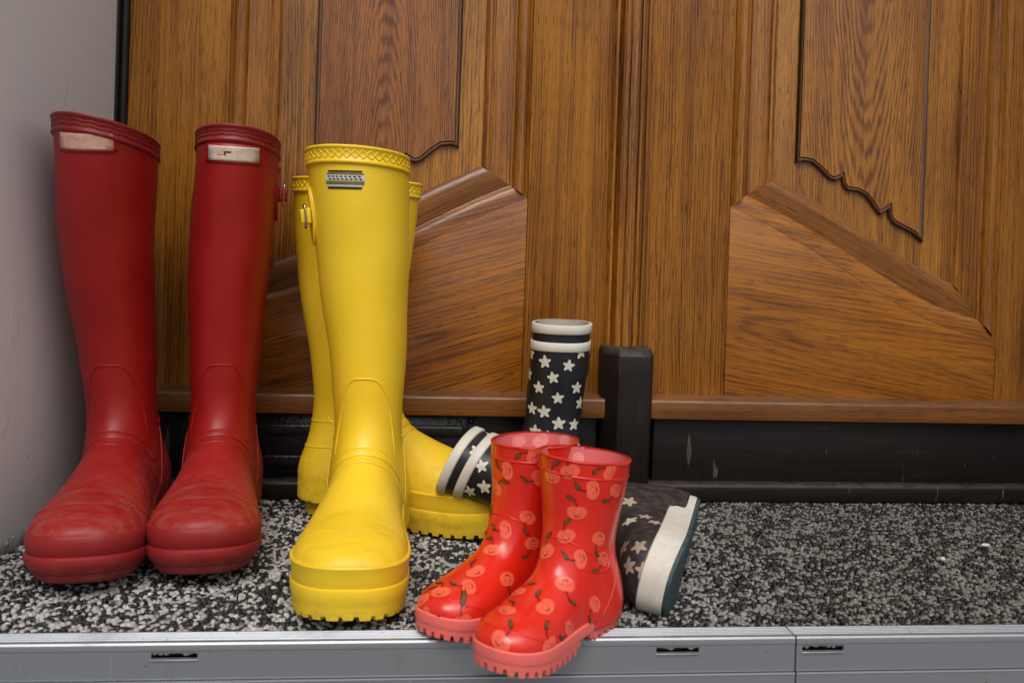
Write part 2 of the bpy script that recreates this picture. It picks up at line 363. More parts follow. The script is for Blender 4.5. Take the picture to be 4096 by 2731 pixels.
# ------------------------------------------------------------------ pebble carpet
def pebbles():
    s = .0046; xs = np.arange(XL + .003, XR - .003, s); ys = np.arange(-.3725, .012, s * .92)
    gx, gy = np.meshgrid(xs, ys); gx = gx + (np.arange(len(ys)) % 2)[:, None] * s * .5
    gx = gx.ravel() + RNG.uniform(-.36, .36, gx.size) * s; gy = gy.ravel() + RNG.uniform(-.36, .36, gy.size) * s
    N = gx.size; K = 8
    a = RNG.uniform(.0023, .0036, N); b = a * RNG.uniform(.60, .88, N); h = RNG.uniform(.0020, .0030, N); th = RNG.uniform(0, math.pi, N)
    big = RNG.random(N) < .10; a[big] *= 1.35; b[big] *= 1.3
    z0 = RNG.uniform(-.0032, -.0020, N)
    tx, ty = RNG.normal(0, .09, N), RNG.normal(0, .09, N)
    ang = np.arange(K) * 2 * math.pi / K
    jit = RNG.uniform(.82, 1.12, (N, K))
    V = np.zeros((N, 2 * K + 1, 3))
    for j, (rr, hh) in enumerate(((1.0, 0.0), (.80, .70))):
        lx = a[:, None] * rr * jit * np.cos(ang); ly = b[:, None] * rr * jit * np.sin(ang)
        c, sn = np.cos(th)[:, None], np.sin(th)[:, None]
        wx, wy = lx * c - ly * sn, lx * sn + ly * c
        V[:, j * K:(j + 1) * K, 0] = gx[:, None] + wx; V[:, j * K:(j + 1) * K, 1] = gy[:, None] + wy
        V[:, j * K:(j + 1) * K, 2] = (z0 + h * hh)[:, None] + wx * tx[:, None] + wy * ty[:, None]
    V[:, 2 * K, 0] = gx; V[:, 2 * K, 1] = gy; V[:, 2 * K, 2] = z0 + h
    q = np.array([(i, (i + 1) % K, K + (i + 1) % K, K + i) for i in range(K)]); t3 = np.array([(K + i, K + (i + 1) % K, 2 * K) for i in range(K)])
    base = (np.arange(N) * (2 * K + 1))[:, None, None]
    Q = (q[None] + base).reshape(-1, 4); T = (t3[None] + base).reshape(-1, 3)
    me = bpy.data.meshes.new('pebble_carpet')
    nl = Q.size + T.size; npoly = len(Q) + len(T)
    me.vertices.add(N * (2 * K + 1)); me.vertices.foreach_set('co', V.reshape(-1))
    me.loops.add(nl); me.loops.foreach_set('vertex_index', np.concatenate([Q.ravel(), T.ravel()]).astype(np.int32))
    me.polygons.add(npoly); me.polygons.foreach_set('loop_start', np.concatenate([np.arange(len(Q)) * 4, Q.size + np.arange(len(T)) * 3]).astype(np.int32))
    me.polygons.foreach_set('use_smooth', np.ones(npoly, dtype=bool)); me.update(); me.validate()
    cl = RNG.random(N) + .25 * np.sin(gx * 90 + 2 * np.sin(gy * 70)) * np.sin(gy * 110 + gx * 30)
    wh = cl > .54
    lum = np.where(wh, RNG.uniform(.30, .56, N), RNG.uniform(.008, .020, N))
    mid = RNG.random(N) < .03; lum[mid] = RNG.uniform(.10, .25, mid.sum())
    warm = np.where(wh, RNG.uniform(.0, .12, N), RNG.uniform(-.05, .05, N))
    colr = np.stack([lum, lum * (1 - .45 * warm), lum * (1 - warm), np.ones(N)], 1)
    at = me.color_attributes.new('stone', 'FLOAT_COLOR', 'POINT')
    at.data.foreach_set('color', np.repeat(colr, 2 * K + 1, axis=0).astype(np.float32).ravel())
    me.materials.append(M['pebble'])
    o = bpy.data.objects.new('pebble_carpet', me); COL.objects.link(o)
    return tag(o, 'black and white pebbles bound in resin covering the step', 'pebbles', kind='stuff')
pebbles()

# ------------------------------------------------------------------ aluminium edge profile of the step
def threshold(x0, x1, slots, label):
    t = thing('edge_profile', label, 'edge profile', (x0, -.393, -.165), 'aluminium edge profiles of the step')
    L = x1 - x0; Z = .165
    # nose: flat top with grip grooves, rounded bright front edge
    pr = [(.0225, Z - .006), (.0225, Z + .0015)]
    for g in (.0195, .0165, .0135, .0105, .0075): pr += [(g, Z + .0021), (g - .0006, Z + .0012), (g - .0012, Z + .0012), (g - .0018, Z + .0021)]
    pr += [(.0035, Z + .0025), (.0014, Z + .0020), (.0003, Z + .0008), (0, Z - .0010), (0, Z - .0036), (.0012, Z - .0036), (.0012, Z - .006)]
    extrude_x('nose', pr, 0, L, 'alu', t, 25)
    # face: strips round the drain slots
    fv, ff = [], []
    def add(d):
        v, f = box(*d); n = len(fv); fv.extend(v); ff.extend([tuple(i + n for i in q) for q in f])
    zt, zs1, zs0, zb = Z - .0040, Z - .0046, Z - .0102, Z - .0262
    xs = [0.0]
    for s0, s1 in slots: xs += [s0 - x0, s1 - x0]
    xs.append(L)
    add((0, L, 0.0004, .0030, zs1, zt)); add((0, L, .0004, .0030, zb, zs0))
    for i in range(0, len(xs), 2): add((xs[i], xs[i + 1], .0004, .0030, zs0, zs1))
    fo = mesh_obj('face', fv, ff, 'alu', t)
    bm = bmesh.new(); bm.from_mesh(fo.data); bmesh.ops.remove_doubles(bm, verts=bm.verts, dist=1e-5); bmesh.ops.recalc_face_normals(bm, faces=bm.faces); bm.to_mesh(fo.data); bm.free()
    for s0, s1 in slots:                                # rolled lip and rounded ends of each slot
        a, b = s0 - x0, s1 - x0
        bbox('slot_lip', (a - .0006, b + .0006, -.0012, .003, zs0 - .0008, zs0 + .0001), 'alu', t, .0004)
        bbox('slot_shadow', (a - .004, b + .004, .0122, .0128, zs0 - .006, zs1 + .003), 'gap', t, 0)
        for q in range(9):                              # pebbles showing through the slot
            cx = a + (b - a) * (q + .5) / 9 + random.uniform(-.001, .001); r = random.uniform(.0017, .0026)
            bm = bmesh.new(); bmesh.ops.create_icosphere(bm, subdivisions=1, radius=r); bmesh.ops.scale(bm, vec=(1.25, .8, .85), verts=bm.verts)
            bmesh.ops.translate(bm, vec=(cx, .0056, (zs0 + zs1) / 2 + random.uniform(-.001, .0006)), verts=bm.verts)
            me = bpy.data.meshes.new('slot_pebble'); bm.to_mesh(me); bm.free(); me.materials.append(M['label_white'] if random.random() < .6 else M['mortar'])
            me.polygons.foreach_set('use_smooth', np.ones(len(me.polygons), dtype=bool))
            po = bpy.data.objects.new('pebble', me); COL.objects.link(po); po.parent = t
    pr = [(.0004, zb - .0008), (-.0016, zb - .0004), (-.0020, zb - .0016), (-.0012, zb - .0022), (-.0012, 0.0), (.0060, 0.0), (.0060, zb - .0008)]
    extrude_x('lower_face', pr, 0, L, 'alu', t, 20)
    return t
threshold(-.62, .3118, [(-.205, -.170), (.194, .230)], 'long grey aluminium edge profile under the cherry boots, with two slots in view')
threshold(.3132, 1.13, [(.318, .354), (.84, .876)], 'grey aluminium edge profile to the right of the joint, in front of bare pebbles')

# ------------------------------------------------------------------ double oak door
ZT = 2.40                                               # top of the leaves
SLOPE_R = [(.3955, .386), (.42, .3765), (.452, .362), (.49, .343), (.54, .316), (.59, .287), (.635, .262), (.675, .243), (.71, .231), (.745, .222), (.7775, .215)]
OGEE_R = [(.486, .447), (.497, .4505), (.509, .449), (.522, .4395), (.534, .428), (.544, .4255), (.5515, .4295), (.5535, .421), (.560, .4135), (.576, .4125), (.588, .406), (.600, .391), (.608, .3805), (.6195, .3885), (.620, .381), (.628, .371), (.643, .364), (.658, .357), (.673, .345)]
def mirror(pts, cx=.2595):
    return [(2 * cx - x, z) for x, z in pts][::-1]
def offset_path(path, o):
    """shift an open path in the x-z plane to its left by o, mitred"""
    P = [Vector(p) for p in path]; out = []
    for i, p in enumerate(P):
        ns = []
        for a, b in ((i - 1, i), (i, i + 1)):
            if a >= 0 and b < len(P):
                d = (P[b] - P[a]).normalized(); ns.append(Vector((-d.y, d.x)))
        n = ns[0] if len(ns) == 1 else (ns[0] + ns[1]) / max(.25, 1 + ns[0].dot(ns[1]))
        out.append(p + n * o)
    return out
# cross-section of the framed moulding: (distance inward from the stile edge, depth behind the stile face)
PROFILE = [(0, .0005), (.0015, .0030), (.0030, .0036), (.0045, .0008), (.0075, -.0022), (.0110, -.0030), (.0145, -.0018), (.0175, .0012), (.0190, .0048), (.0205, .0085), (.0235, .0092),
           (.0245, .0070), (.0480, .0066), (.0490, .0082), (.0505, .0086), (.0520, .0060), (.0550, .0052), (.0580, .0068), (.0595, .0110), (.0610, .0125)]
PROFILE_S = [.0004, .0005, .0006, .0007, .0010, .0014, .0022, .0034, .0044, .0060, .0078, .0074, .0058, .0058, .0060, .0064, .0074, .0094, .0112, .0125]
FIELD_D, PANEL_D, STILE_Y = .0125, .0085, .030
def leaf(xa, xb, slope, ogee, label, cat, pmat, railm, slopem, sx):
    """xa, xb: outer edges; slope: lower edge of the framed opening, left to right; ogee: lower edge of the panel, left to right"""
    x0 = (xa + xb) / 2
    t = thing('door_leaf', label, cat, (x0, STILE_Y, 0))
    L = lambda pts: [(x - x0, z) for x, z in pts]
    slope = L(slope); ogee = L(ogee); a, b = xa - x0, xb - x0
    zb = .128
    sl, sr = slope[0], slope[-1]
    # stiles and the shaped bottom rail, each with its own grain; tiny joints between
    prism_xz('stile', [(a, zb), (sl[0] - .0004, zb), (sl[0] - .0004, ZT), (a, ZT)], 0, .04, 'oak', t, .0010)
    prism_xz('stile', [(sr[0] + .0004, zb), (b, zb), (b, ZT), (sr[0] + .0004, ZT)], 0, .04, 'oak', t, .0010)
    prism_xz('bottom_rail', [(sl[0] + .0003, zb), (sr[0] - .0003, zb)] + [(x, z - .0002) for x, z in slope[::-1]], .0003, .04, railm, t, .0007)
    # framed moulding: three mitred lengths
    NS = 26
    sp = [Vector(p) for p in slope]; sp = [sp[0] + (sp[0] - sp[1]).normalized() * .15] + sp + [sp[-1] + (sp[-1] - sp[-2]).normalized() * .15]
    def ring_at(o):
        q = offset_path([(p.x, p.y) for p in sp], o); xq = [p.x for p in q]; zq = [p.y for p in q]
        xs = np.linspace(sl[0] + o, sr[0] - o, NS); zs = np.interp(xs, xq, zq)
        return [Vector((xs[0], ZT))] + [Vector((x, z)) for x, z in zip(xs, zs)] + [Vector((xs[-1], ZT))]
    path = ring_at(0.0)
    rings = [ring_at(o) for o, d in PROFILE]
    n = len(path)
    for nm, i0, i1, mt, r0, r1, S_ in (('moulding', 0, 1, 'oak_moulding', 0, 20, 0), ('rail_edge', 1, n - 2, railm, 0, 11, 1), ('sloping_moulding', 1, n - 2, slopem, 10, 20, 1), ('moulding', n - 2, n - 1, 'oak_moulding', 0, 20, 0)):
        vs = []; fs = []; w = i1 - i0 + 1
        for q_ in range(r0, r1):
            d = PROFILE_S[q_] if S_ else PROFILE[q_][1]; rg = rings[q_]
            for i in range(i0, i1 + 1): vs.append((rg[i].x, d, rg[i].y))
        for r in range(r1 - r0 - 1):
            for i in range(w - 1):
                fs.append((r * w + i, r * w + i + 1, (r + 1) * w + i + 1, (r + 1) * w + i))
        o = mesh_obj(nm, vs, fs, mt, t, smooth=True)
        bm = bmesh.new(); bm.from_mesh(o.data)
        for fc in bm.faces:
            if fc.normal.y > 0: fc.normal_flip()
        bm.to_mesh(o.data); bm.free()
        o.data.set_sharp_from_angle(angle=math.radians(38))
    # flat field behind and the raised panel with its cut lower edge
    fin = ring_at(.0608)
    prism_xz('field', [(p.x, p.y) for p in fin], FIELD_D, .035, 'oak_field', t, 0)
    pl = [(ogee[0][0], ZT - .02)] + ogee + [(ogee[-1][0], ZT - .02)]
    steps = [(0.0, FIELD_D + .001), (.0010, FIELD_D + .0010), (.0014, FIELD_D - .0045), (.0028, FIELD_D - .0066), (.0044, FIELD_D - .0058), (.0054, FIELD_D - .0020), (.0062, FIELD_D - .0018), (.0070, PANEL_D)]
    rg = [offset_path(pl, o) for o, d in steps]; m = len(pl); vs = []; fs = []
    for (o, d), q in zip(steps, rg): vs += [(p.x, d, p.y) for p in q]
    for r in range(len(steps) - 1):
        for i in range(m - 1): fs.append((r * m + i, r * m + i + 1, (r + 1) * m + i + 1, (r + 1) * m + i))
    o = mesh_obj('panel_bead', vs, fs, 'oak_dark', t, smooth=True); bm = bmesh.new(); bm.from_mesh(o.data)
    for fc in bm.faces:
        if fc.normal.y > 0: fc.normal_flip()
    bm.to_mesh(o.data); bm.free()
    inner = rg[-1]
    prism_xz('panel', [(p.x, p.y) for p in inner], PANEL_D, .034, pmat, t, 0)
    return t, x0
leftleaf, lx0 = leaf(-.381, .2335, [(x, z) for x, z in mirror(SLOPE_R)], mirror(OGEE_R), 'left oak door leaf with sloping lower rail, behind the tall red and yellow boots', 'door', 'oak_panel_a', 'oak_rail_a', 'oak_slope_a', 1)
rightleaf, rx0 = leaf(.2775, .897, SLOPE_R, OGEE_R, 'right oak door leaf with sloping lower rail and scalloped panel, nothing standing before it', 'door', 'oak_panel_b', 'oak_rail_b', 'oak_slope_b', 1)

# weather bar, dark kick board and base moulding of each leaf  (local: y = 0 is the stile face at STILE_Y)
def lower(t, x0, xa, xb, xk0, xk1):
    S = STILE_Y
    pr = [(.012, .1340), (-.010, .1340), (-.020, .1322)] + arc(-.0290, .1280, .0040, 100, 180, 5) + [(-.0338, .1125), (-.0325, .1078), (-.028, .1070), (.012, .1070)]
    o = extrude_x('weather_bar', pr, xa - x0, xb - x0, 'oak_horizontal', t, 45)
    bbox('kick_board', (xk0 - x0, xk1 - x0, -.016, .03, .0205, .1068), 'dark_h', t, .0012)
    pr = [(.02, .0232), (-.0150, .0232), (-.0175, .0245)] + arc(-.0245, .0175, .0062, 80, 180, 6) + [(-.0310, .0040), (-.0300, .0012), (.02, .0012)]
    extrude_x('base_moulding', pr, xa - x0, xb - x0, 'dark_h', t, 50)
    bbox('backing_board', (xa - x0, xb - x0, .0, .035, .002, .1285), 'dark_v', t, 0)
lower(leftleaf, lx0, -.381, .2275, -.381, .2215)
lower(rightleaf, rx0, .2885, .897, .2965, .897)

# fluted cover strip where the leaves meet, and its dark plinth block (fixed to the left leaf)
fl = [(-.0235, .022)]
def flute(pts):
    return pts
prof = [(-.0240, .030), (-.0240, .008), (-.0225, .006), (-.0200, .006), (-.0185, .010), (-.0170, .0115), (-.0155, .004), (-.0140, -.0005), (-.0110, -.0022), (-.0080, -.0016), (-.0068, .0022), (-.0056, .0022), (-.0046, -.0026), (-.0010, -.0048), (.0030, -.0048), (.0058, -.0030), (.0066, .0020), (.0078, .0020), (.0090, -.0024), (.0120, -.0032), (.0148, -.0010), (.0156, .0036), (.0170, .0040), (.0182, .0006), (.0208, .0010), (.0228, .0050), (.0238, .010), (.0240, .030)]
cx = .2555 - lx0
n = len(prof); vs = [(cx + x, y - .016, .196) for x, y in prof] + [(cx + x, y - .016, ZT) for x, y in prof]
o = mesh_obj('cover_strip', vs, [(i, i + 1, n + i + 1, n + i) for i in range(n - 1)], 'oak_moulding', leftleaf, smooth=True)
bm = bmesh.new(); bm.from_mesh(o.data)
bmesh.ops.recalc_face_normals(bm, faces=bm.faces)
if sum(f.normal.y for f in bm.faces) > 0: bmesh.ops.reverse_faces(bm, faces=bm.faces)
bm.to_mesh(o.data); bm.free(); o.data.set_sharp_from_angle(angle=math.radians(38))
# plinth block: chamfered post foot
def plinth():
    w, d0, d1 = .0315, -.046, .0
    sec = [(-w, .004), (-w, -.024), (-w * .97, -.027), (-w * .52, -.0440), (-w * .46, -.0470), (w * .80, -.0470), (w * .87, -.0455), (w * .99, -.038), (w, -.034), (w, .004)]
    lv = [(.0075, 1.0, 0), (.120, 1.0, 0), (.165, 1.015, 0), (.1880, 1.02, 0), (.1900, 1.015, .0012), (.1975, .95, .0085), (.1985, .92, .011)]
    vs = []; fs = []; m = len(sec)
    for z, s, dy in lv:
        for i, (x, y) in enumerate(sec):
            xx = x * s * (1.0 - .06 * max(0, (.09 - z) / .09) * (1 if x > 0 else 0))
            vs.append((cx + .0005 + xx, min(.004, y + dy), z))
    for r in range(len(lv) - 1):
        for i in range(m - 1): fs.append((r * m + i, r * m + i + 1, (r + 1) * m + i + 1, (r + 1) * m + i))
    fs.append(tuple((len(lv) - 1) * m + i for i in range(m))); fs.append(tuple(range(m - 1, -1, -1)))
    o = mesh_obj('plinth_block', vs, fs, 'dark_v', leftleaf, smooth=True)
    bm = bmesh.new(); bm.from_mesh(o.data); bmesh.ops.recalc_face_normals(bm, faces=bm.faces); bm.to_mesh(o.data); bm.free()
    bevel(o, .0007, 1, 25)
plinth()
# hammered metal kick plate screwed to the dark board
kp = mesh_obj('kick_plate', *box(-.300 - lx0, .066 - lx0, -.0192, -.0162, .030, .1045), 'plate', leftleaf); bevel(kp, .0008, 1)
for (xa, xb, za, zb_) in ((-.28, .050, .0785, .0925), (-.28, .050, .040, .054)):
    bbox('embossed_rib', (xa - lx0, xb - lx0, -.0228, -.0190, za, zb_), 'plate', kp, .0030, 3)
for (xx, zz) in ((.058, .0985), (.058, .036), (-.292, .0985), (-.12, .0655), (-.02, .0655)):
    bm = bmesh.new(); bmesh.ops.create_uvsphere(bm, u_segments=12, v_segments=6, radius=.0042); bmesh.ops.scale(bm, vec=(1, .6, 1), verts=bm.verts)
    bmesh.ops.translate(bm, vec=(xx - lx0, -.0195, zz), verts=bm.verts)
    me = bpy.data.meshes.new('bolt_head'); bm.to_mesh(me); bm.free(); me.materials.append(M['plate']); me.polygons.foreach_set('use_smooth', np.ones(len(me.polygons), dtype=bool))
    q = bpy.data.objects.new('bolt_head', me); COL.objects.link(q); q.parent = kp


# ================================================================== BOOTS
def smooth_table(pts, sigma=.012, lo=-.12, hi=.62):
    """smooth curve through (position, value) knots"""
    xs = np.linspace(lo, hi, 1500); dx = xs[1] - xs[0]
    ys = np.interp(xs, [p[0] for p in pts], [p[1] for p in pts])
    k = int(3 * sigma / dx); w = np.exp(-.5 * (np.arange(-k, k + 1) * dx / sigma) ** 2); w /= w.sum()
    ys = np.convolve(np.pad(ys, k, mode='edge'), w, mode='valid')
    return lambda q: np.interp(q, xs, ys)

class BootShape:
    """local frame: x across, y towards the toe, z up; origin on the ground below the heel"""
    def __init__(s, heel, toe, width, top, centre, shaft, ytoe0, sole_z, ztop, p=2.1, k=.022, bend=0.0, toe_n=2.5, toe_h=2.2, sig=.012, dome=2.4, zb=.03):
        s.heel, s.toe, s.ztop, s.p, s.k, s.sole_z = heel, toe, ztop, p, k, sole_z
        s.w0 = smooth_table(width, sig); s.h0 = smooth_table(top, sig); s.c0 = smooth_table(centre, sig)
        s.cy = smooth_table([(a[0], a[1]) for a in shaft], sig); s.ax = smooth_table([(a[0], a[2]) for a in shaft], sig); s.ay = smooth_table([(a[0], a[3]) for a in shaft], sig)
        s.y0 = ytoe0; s.zb = zb; s.toe_n, s.toe_h, s.dome = toe_n, toe_h, dome
    def ends(s, y, n, y0):
        t = np.clip((y - y0) / (s.toe - y0), 0, .9995); h = np.clip(-y / s.heel, 0, .9995)
        return (1 - t ** n) ** (1 / n) * (1 - h ** 2.3) ** (1 / 2.3)
    def width(s, y): return s.w0(y) * s.ends(y, s.toe_n, s.y0)
    def field(s, x, y, z):
        w = s.width(y) + 1e-5; h = s.zb + (s.h0(y) - s.zb) * s.ends(y, s.toe_h, s.y0 + .25 * (s.toe - s.y0)) + 1e-5
        out = np.maximum(np.maximum(y - s.toe, -s.heel - y), 0)
        q = (np.abs((x - s.c0(y)) / w) ** s.dome + np.abs(np.maximum(z - s.zb, 0) / np.maximum(h - s.zb, .004)) ** s.dome) ** (1 / s.dome)
        d1 = np.maximum(np.minimum((q - 1) * np.minimum(w, h), .08), np.maximum(y - s.toe, -s.heel - y)) + out
        d1 = d1 + .0014 * np.clip((s.zb * .98 - z) / .004, 0, 1)
        ax, ay = s.ax(z), s.ay(z)
        q2 = (np.abs(x / ax) ** s.p + np.abs((y - s.cy(z)) / ay) ** s.p) ** (1 / s.p)
        d2 = (q2 - 1) * np.minimum(ax, ay)
        hh = np.clip(.5 + .5 * (d2 - d1) / s.k, 0, 1)
        d = d2 * (1 - hh) + d1 * hh - s.k * hh * (1 - hh)
        return np.maximum(d, s.sole_z - z)
    def shaft_pt(s, th, z, o=0.0):
        c, n = np.cos(th), np.sin(th)
        r = (np.abs(c) ** s.p + np.abs(n) ** s.p) ** (-1 / s.p)
        return np.stack([(s.ax(z) + o) * r * c, s.cy(z) + (s.ay(z) + o) * r * n, z + 0 * th], -1)
    def outline(s, n=120, grow=0.0, y0=None, y1=None):
        """closed ground-plan of the sole, counter-clockwise seen from above"""
        lo, hi = (-s.heel if y0 is None else y0), (s.toe if y1 is None else y1)
        t = (1 - np.cos(np.linspace(0, math.pi, 300))) / 2; y = lo + (hi - lo) * t
        w = s.width(np.clip(y, -s.heel, s.toe)); c = s.c0(y); h = n // 2; halves = []
        for sg in (1, -1):                              # each side evenly spaced from the heel point to the toe point
            Q = np.concatenate([[[c[0], y[0]]], np.stack([c + sg * w, y], 1), [[c[-1], y[-1]]]])
            L = np.concatenate([[0], np.cumsum(np.linalg.norm(np.diff(Q, axis=0), axis=1))]); u = np.linspace(0, L[-1], h + 1)
            halves.append(np.stack([np.interp(u, L, Q[:, 0]), np.interp(u, L, Q[:, 1])], 1))
        return grow_poly(np.concatenate([halves[0], halves[1][1:-1][::-1]]), grow)

def grow_poly(P, g):
    if g == 0: return P
    d = np.roll(P, -1, 0) - np.roll(P, 1, 0); ln = np.linalg.norm(d, axis=1, keepdims=True); ln[ln < 1e-9] = 1e-9
    n = np.stack([d[:, 1], -d[:, 0]], 1) / ln
    return P + n * g

def surface_nets(S, lo, hi, h):
    ax = [np.arange(lo[i], hi[i] + h, h) for i in range(3)]
    X, Y, Z = np.meshgrid(*ax, indexing='ij', sparse=True)
    F = S.field(X + 0 * Y + 0 * Z, Y + 0 * X + 0 * Z, Z + 0 * X + 0 * Y)
    I = F < 0; n = np.array(F.shape) - 1
    cnt = np.zeros(n); acc = np.zeros((*n, 3))
    corners = [(a, b, c) for a in (0, 1) for b in (0, 1) for c in (0, 1)]
    sl = lambda c: tuple(slice(c[i], c[i] + n[i]) for i in range(3))
    for c in corners:
        for a in range(3):
            if c[a] == 0:
                e = list(c); e[a] = 1
                f0, f1 = F[sl(c)], F[sl(e)]; m = (f0 < 0) != (f1 < 0)
                t = np.where(m, f0 / np.where(m, f0 - f1, 1), 0)
                cnt += m
                for b in range(3): acc[..., b] += np.where(m, c[b] + (t if b == a else 0), 0)
    act = cnt > 0; idx = -np.ones(n, int); idx[act] = np.arange(act.sum())
    ijk = np.argwhere(act); V = (ijk + acc[act] / cnt[act][:, None]) * h + np.array([ax[0][0], ax[1][0], ax[2][0]])
    faces = []
    for a in range(3):
        b, c = (a + 1) % 3, (a + 2) % 3
        s0 = [slice(1, -1)] * 3; s0[a] = slice(0, n[a]); s1 = list(s0); s1[a] = slice(1, n[a] + 1)
        i0, i1 = I[tuple(s0)], I[tuple(s1)]
        for sgn in (0, 1):
            e = np.argwhere((i0 != i1) & (i0 == bool(sgn)))
            off = np.ones(3, int); off[a] = 0; e = e + off
            def cell(db, dc):
                q = e.copy(); q[:, b] -= db; q[:, c] -= dc; return idx[q[:, 0], q[:, 1], q[:, 2]]
            q = np.stack([cell(1, 1), cell(0, 1), cell(0, 0), cell(1, 0)], 1)
            faces.append(q if sgn else q[:, ::-1])
    faces = np.concatenate(faces); faces = faces[(faces >= 0).all(1)]
    for _ in range(4):                                  # pull the vertices onto the true surface
        f = S.field(V[:, 0], V[:, 1], V[:, 2]); g = np.zeros_like(V); e = h * .15
        for a in range(3):
            q = V.copy(); q[:, a] += e; p = V.copy(); p[:, a] -= e
            g[:, a] = (S.field(q[:, 0], q[:, 1], q[:, 2]) - S.field(p[:, 0], p[:, 1], p[:, 2])) / (2 * e)
        st = -(f / np.maximum((g ** 2).sum(1), .04))[:, None] * g
        ln = np.linalg.norm(st, axis=1, keepdims=True); V = V + st * np.minimum(1, .4 * h / np.maximum(ln, 1e-12)) * .8
    return V, faces

class Boot:
    """one boot: a thing with its parts, posed by matrix, with the shaft leaning by lean(z)"""
    def __init__(s, shape, base, name, label, cat, group, mat, lean=None, spring=(.14, .012), rimslope=(0, 0), ripple=None, ztop=None):
        s.zt = ztop or shape.ztop
        s.S = shape; s.lean = lean or (lambda z: (0 * z, 0 * z)); s.spring = spring; s.rs = rimslope
        s.root = thing(name, label, cat, group=group, mat=mat); s.mat = mat; s.inv = mat.inverted()
        s.rise = 0.0; s.base = base; s.ripple = ripple; s.dent = .0006 * min(1.0, shape.ztop / .3); s.ph = random.uniform(0, 6.28)
    def deform(s, P):
        P = np.asarray(P, float).copy().reshape(-1, 3)
        y0, amt = s.spring; t = np.maximum(P[:, 1] - y0, 0) / (s.S.toe - y0)
        lx, ly = s.lean(P[:, 2])
        if s.ripple is not None: P = P + s.ripple(P)
        x, y, z = P.T; a_ = s.dent * np.clip((z - .06 * s.S.ztop / .4) / .06, 0, 1); ph = s.ph
        P = P + np.stack([a_ * (np.sin(31 * z + 23 * y + ph) + .6 * np.sin(67 * z - 35 * y + 2 * ph)), a_ * (np.sin(27 * z + 29 * x + 1.7 * ph) + .6 * np.sin(59 * z + 41 * x + ph)), 0 * z], 1)
        if s.rise: P[:, 2] += s.rise * np.clip((.080 - P[:, 1]) / .055, 0, 1) ** 1.0 * np.clip(1 - P[:, 2] / .16, 0, 1)
        P[:, 2] += amt * t ** 2 * np.clip(1 - P[:, 2] / (s.S.ztop * .45), 0, 1)
        P[:, 0] += lx; P[:, 1] += ly
        return P
    def rim_z(s, th):
        P = s.S.shaft_pt(th, np.full_like(th, s.zt)); return s.zt + s.rs[0] * P[:, 0] + s.rs[1] * P[:, 1]
    def upper(s, mat, lining, thick=.0035, zin=.07):
        V, Fc = s.base
        bm = bmesh.new(); vs = [bm.verts.new(v) for v in V]
        for q in Fc:
            try: bm.faces.new([vs[i] for i in q])
            except ValueError: pass
        n = Vector((-s.rs[0], -s.rs[1], 1)).normalized()
        bmesh.ops.bisect_plane(bm, geom=bm.verts[:] + bm.edges[:] + bm.faces[:], plane_co=(0, 0, s.zt), plane_no=n, clear_outer=True)
        bmesh.ops.recalc_face_normals(bm, faces=bm.faces); bm.normal_update(); bm.verts.index_update()
        if sum(f.normal.dot(f.calc_center_median() - Vector((0, .03, .1))) for f in bm.faces) < 0: bmesh.ops.reverse_faces(bm, faces=bm.faces); bm.normal_update()
        P = np.array([v.co for v in bm.verts]); N = np.array([v.normal for v in bm.verts])
        faces = [[v.index for v in f.verts] for f in bm.faces]
        rim = [(e.verts[0].index, e.verts[1].index) for e in bm.edges if len(e.link_faces) == 1 and all(v.co.z > s.zt * .8 for v in e.verts)]
        bm.free()
        nV = len(P); nin = [f[::-1] for f in faces if all(P[i][2] > zin for i in f)]
        Ni = N.copy(); Ni[P[:, 2] > s.zt * .85, 2] = 0
        Q = P - Ni * thick
        allf = faces + [[i + nV for i in f] for f in nin] + [[a, b, b + nV, a + nV] for a, b in rim]
        fm = [0] * len(faces) + [1] * len(nin) + [0] * len(rim)
        D = s.deform(np.concatenate([P, Q]))
        s.bvh = BVHTree.FromPolygons([Vector(v) for v in D[:nV]], faces)
        s.bvh_in = BVHTree.FromPolygons([Vector(v) for v in D[nV:]], nin) if nin else None
        o = mesh_obj('upper', D, allf, None, s.root, True, mats=[mat, lining], fmat=fm)
        s.up = o; return o
    def ring(s, name, prof, mat, parent=None, n=120, wave=None):
        """band round the shaft: prof = closed list of (offset outward, height below the rim)"""
        th = np.linspace(0, 2 * math.pi, n, endpoint=False); rz = s.rim_z(th); vs = []; m = len(prof)
        for o, dz in prof:
            z = rz + dz + (wave(th) if wave else 0); P = s.S.shaft_pt(th, z, o); vs.append(P)
        V = s.deform(np.concatenate(vs)); fs = []
        for r in range(m):
            for i in range(n): fs.append((r * n + i, r * n + (i + 1) % n, ((r + 1) % m) * n + (i + 1) % n, ((r + 1) % m) * n + i))
        o = mesh_obj(name, V, fs, mat, parent or s.root, True); fix_normals(o); o.data.set_sharp_from_angle(angle=math.radians(60)); return o
    def tube(s, name, pts, r, mat, parent=None, closed=False, project=True, lift=0.0, flat=1.0, sides=6, deform=False):
        """bead laid along the surface"""
        P = np.asarray(pts, float)
        if deform: P = s.deform(P)
        C = []; Nn = []
        for p in P:
            if project:
                co, no, _, _ = s.bvh.find_nearest(Vector(p)); C.append(np.array(co) + np.array(no) * lift); Nn.append(np.array(no))
            else:
                co, no, _, _ = s.bvh.find_nearest(Vector(p)); C.append(np.array(p)); Nn.append(np.array(no))
        C = np.array(C); n = len(C)
        if closed: T = np.roll(C, -1, 0) - np.roll(C, 1, 0)
        else: T = np.gradient(C, axis=0)
        T /= np.maximum(np.linalg.norm(T, axis=1, keepdims=True), 1e-9)
        Nn = np.array(Nn); Nn -= (Nn * T).sum(1, keepdims=True) * T; Nn /= np.maximum(np.linalg.norm(Nn, axis=1, keepdims=True), 1e-9); B = np.cross(T, Nn)
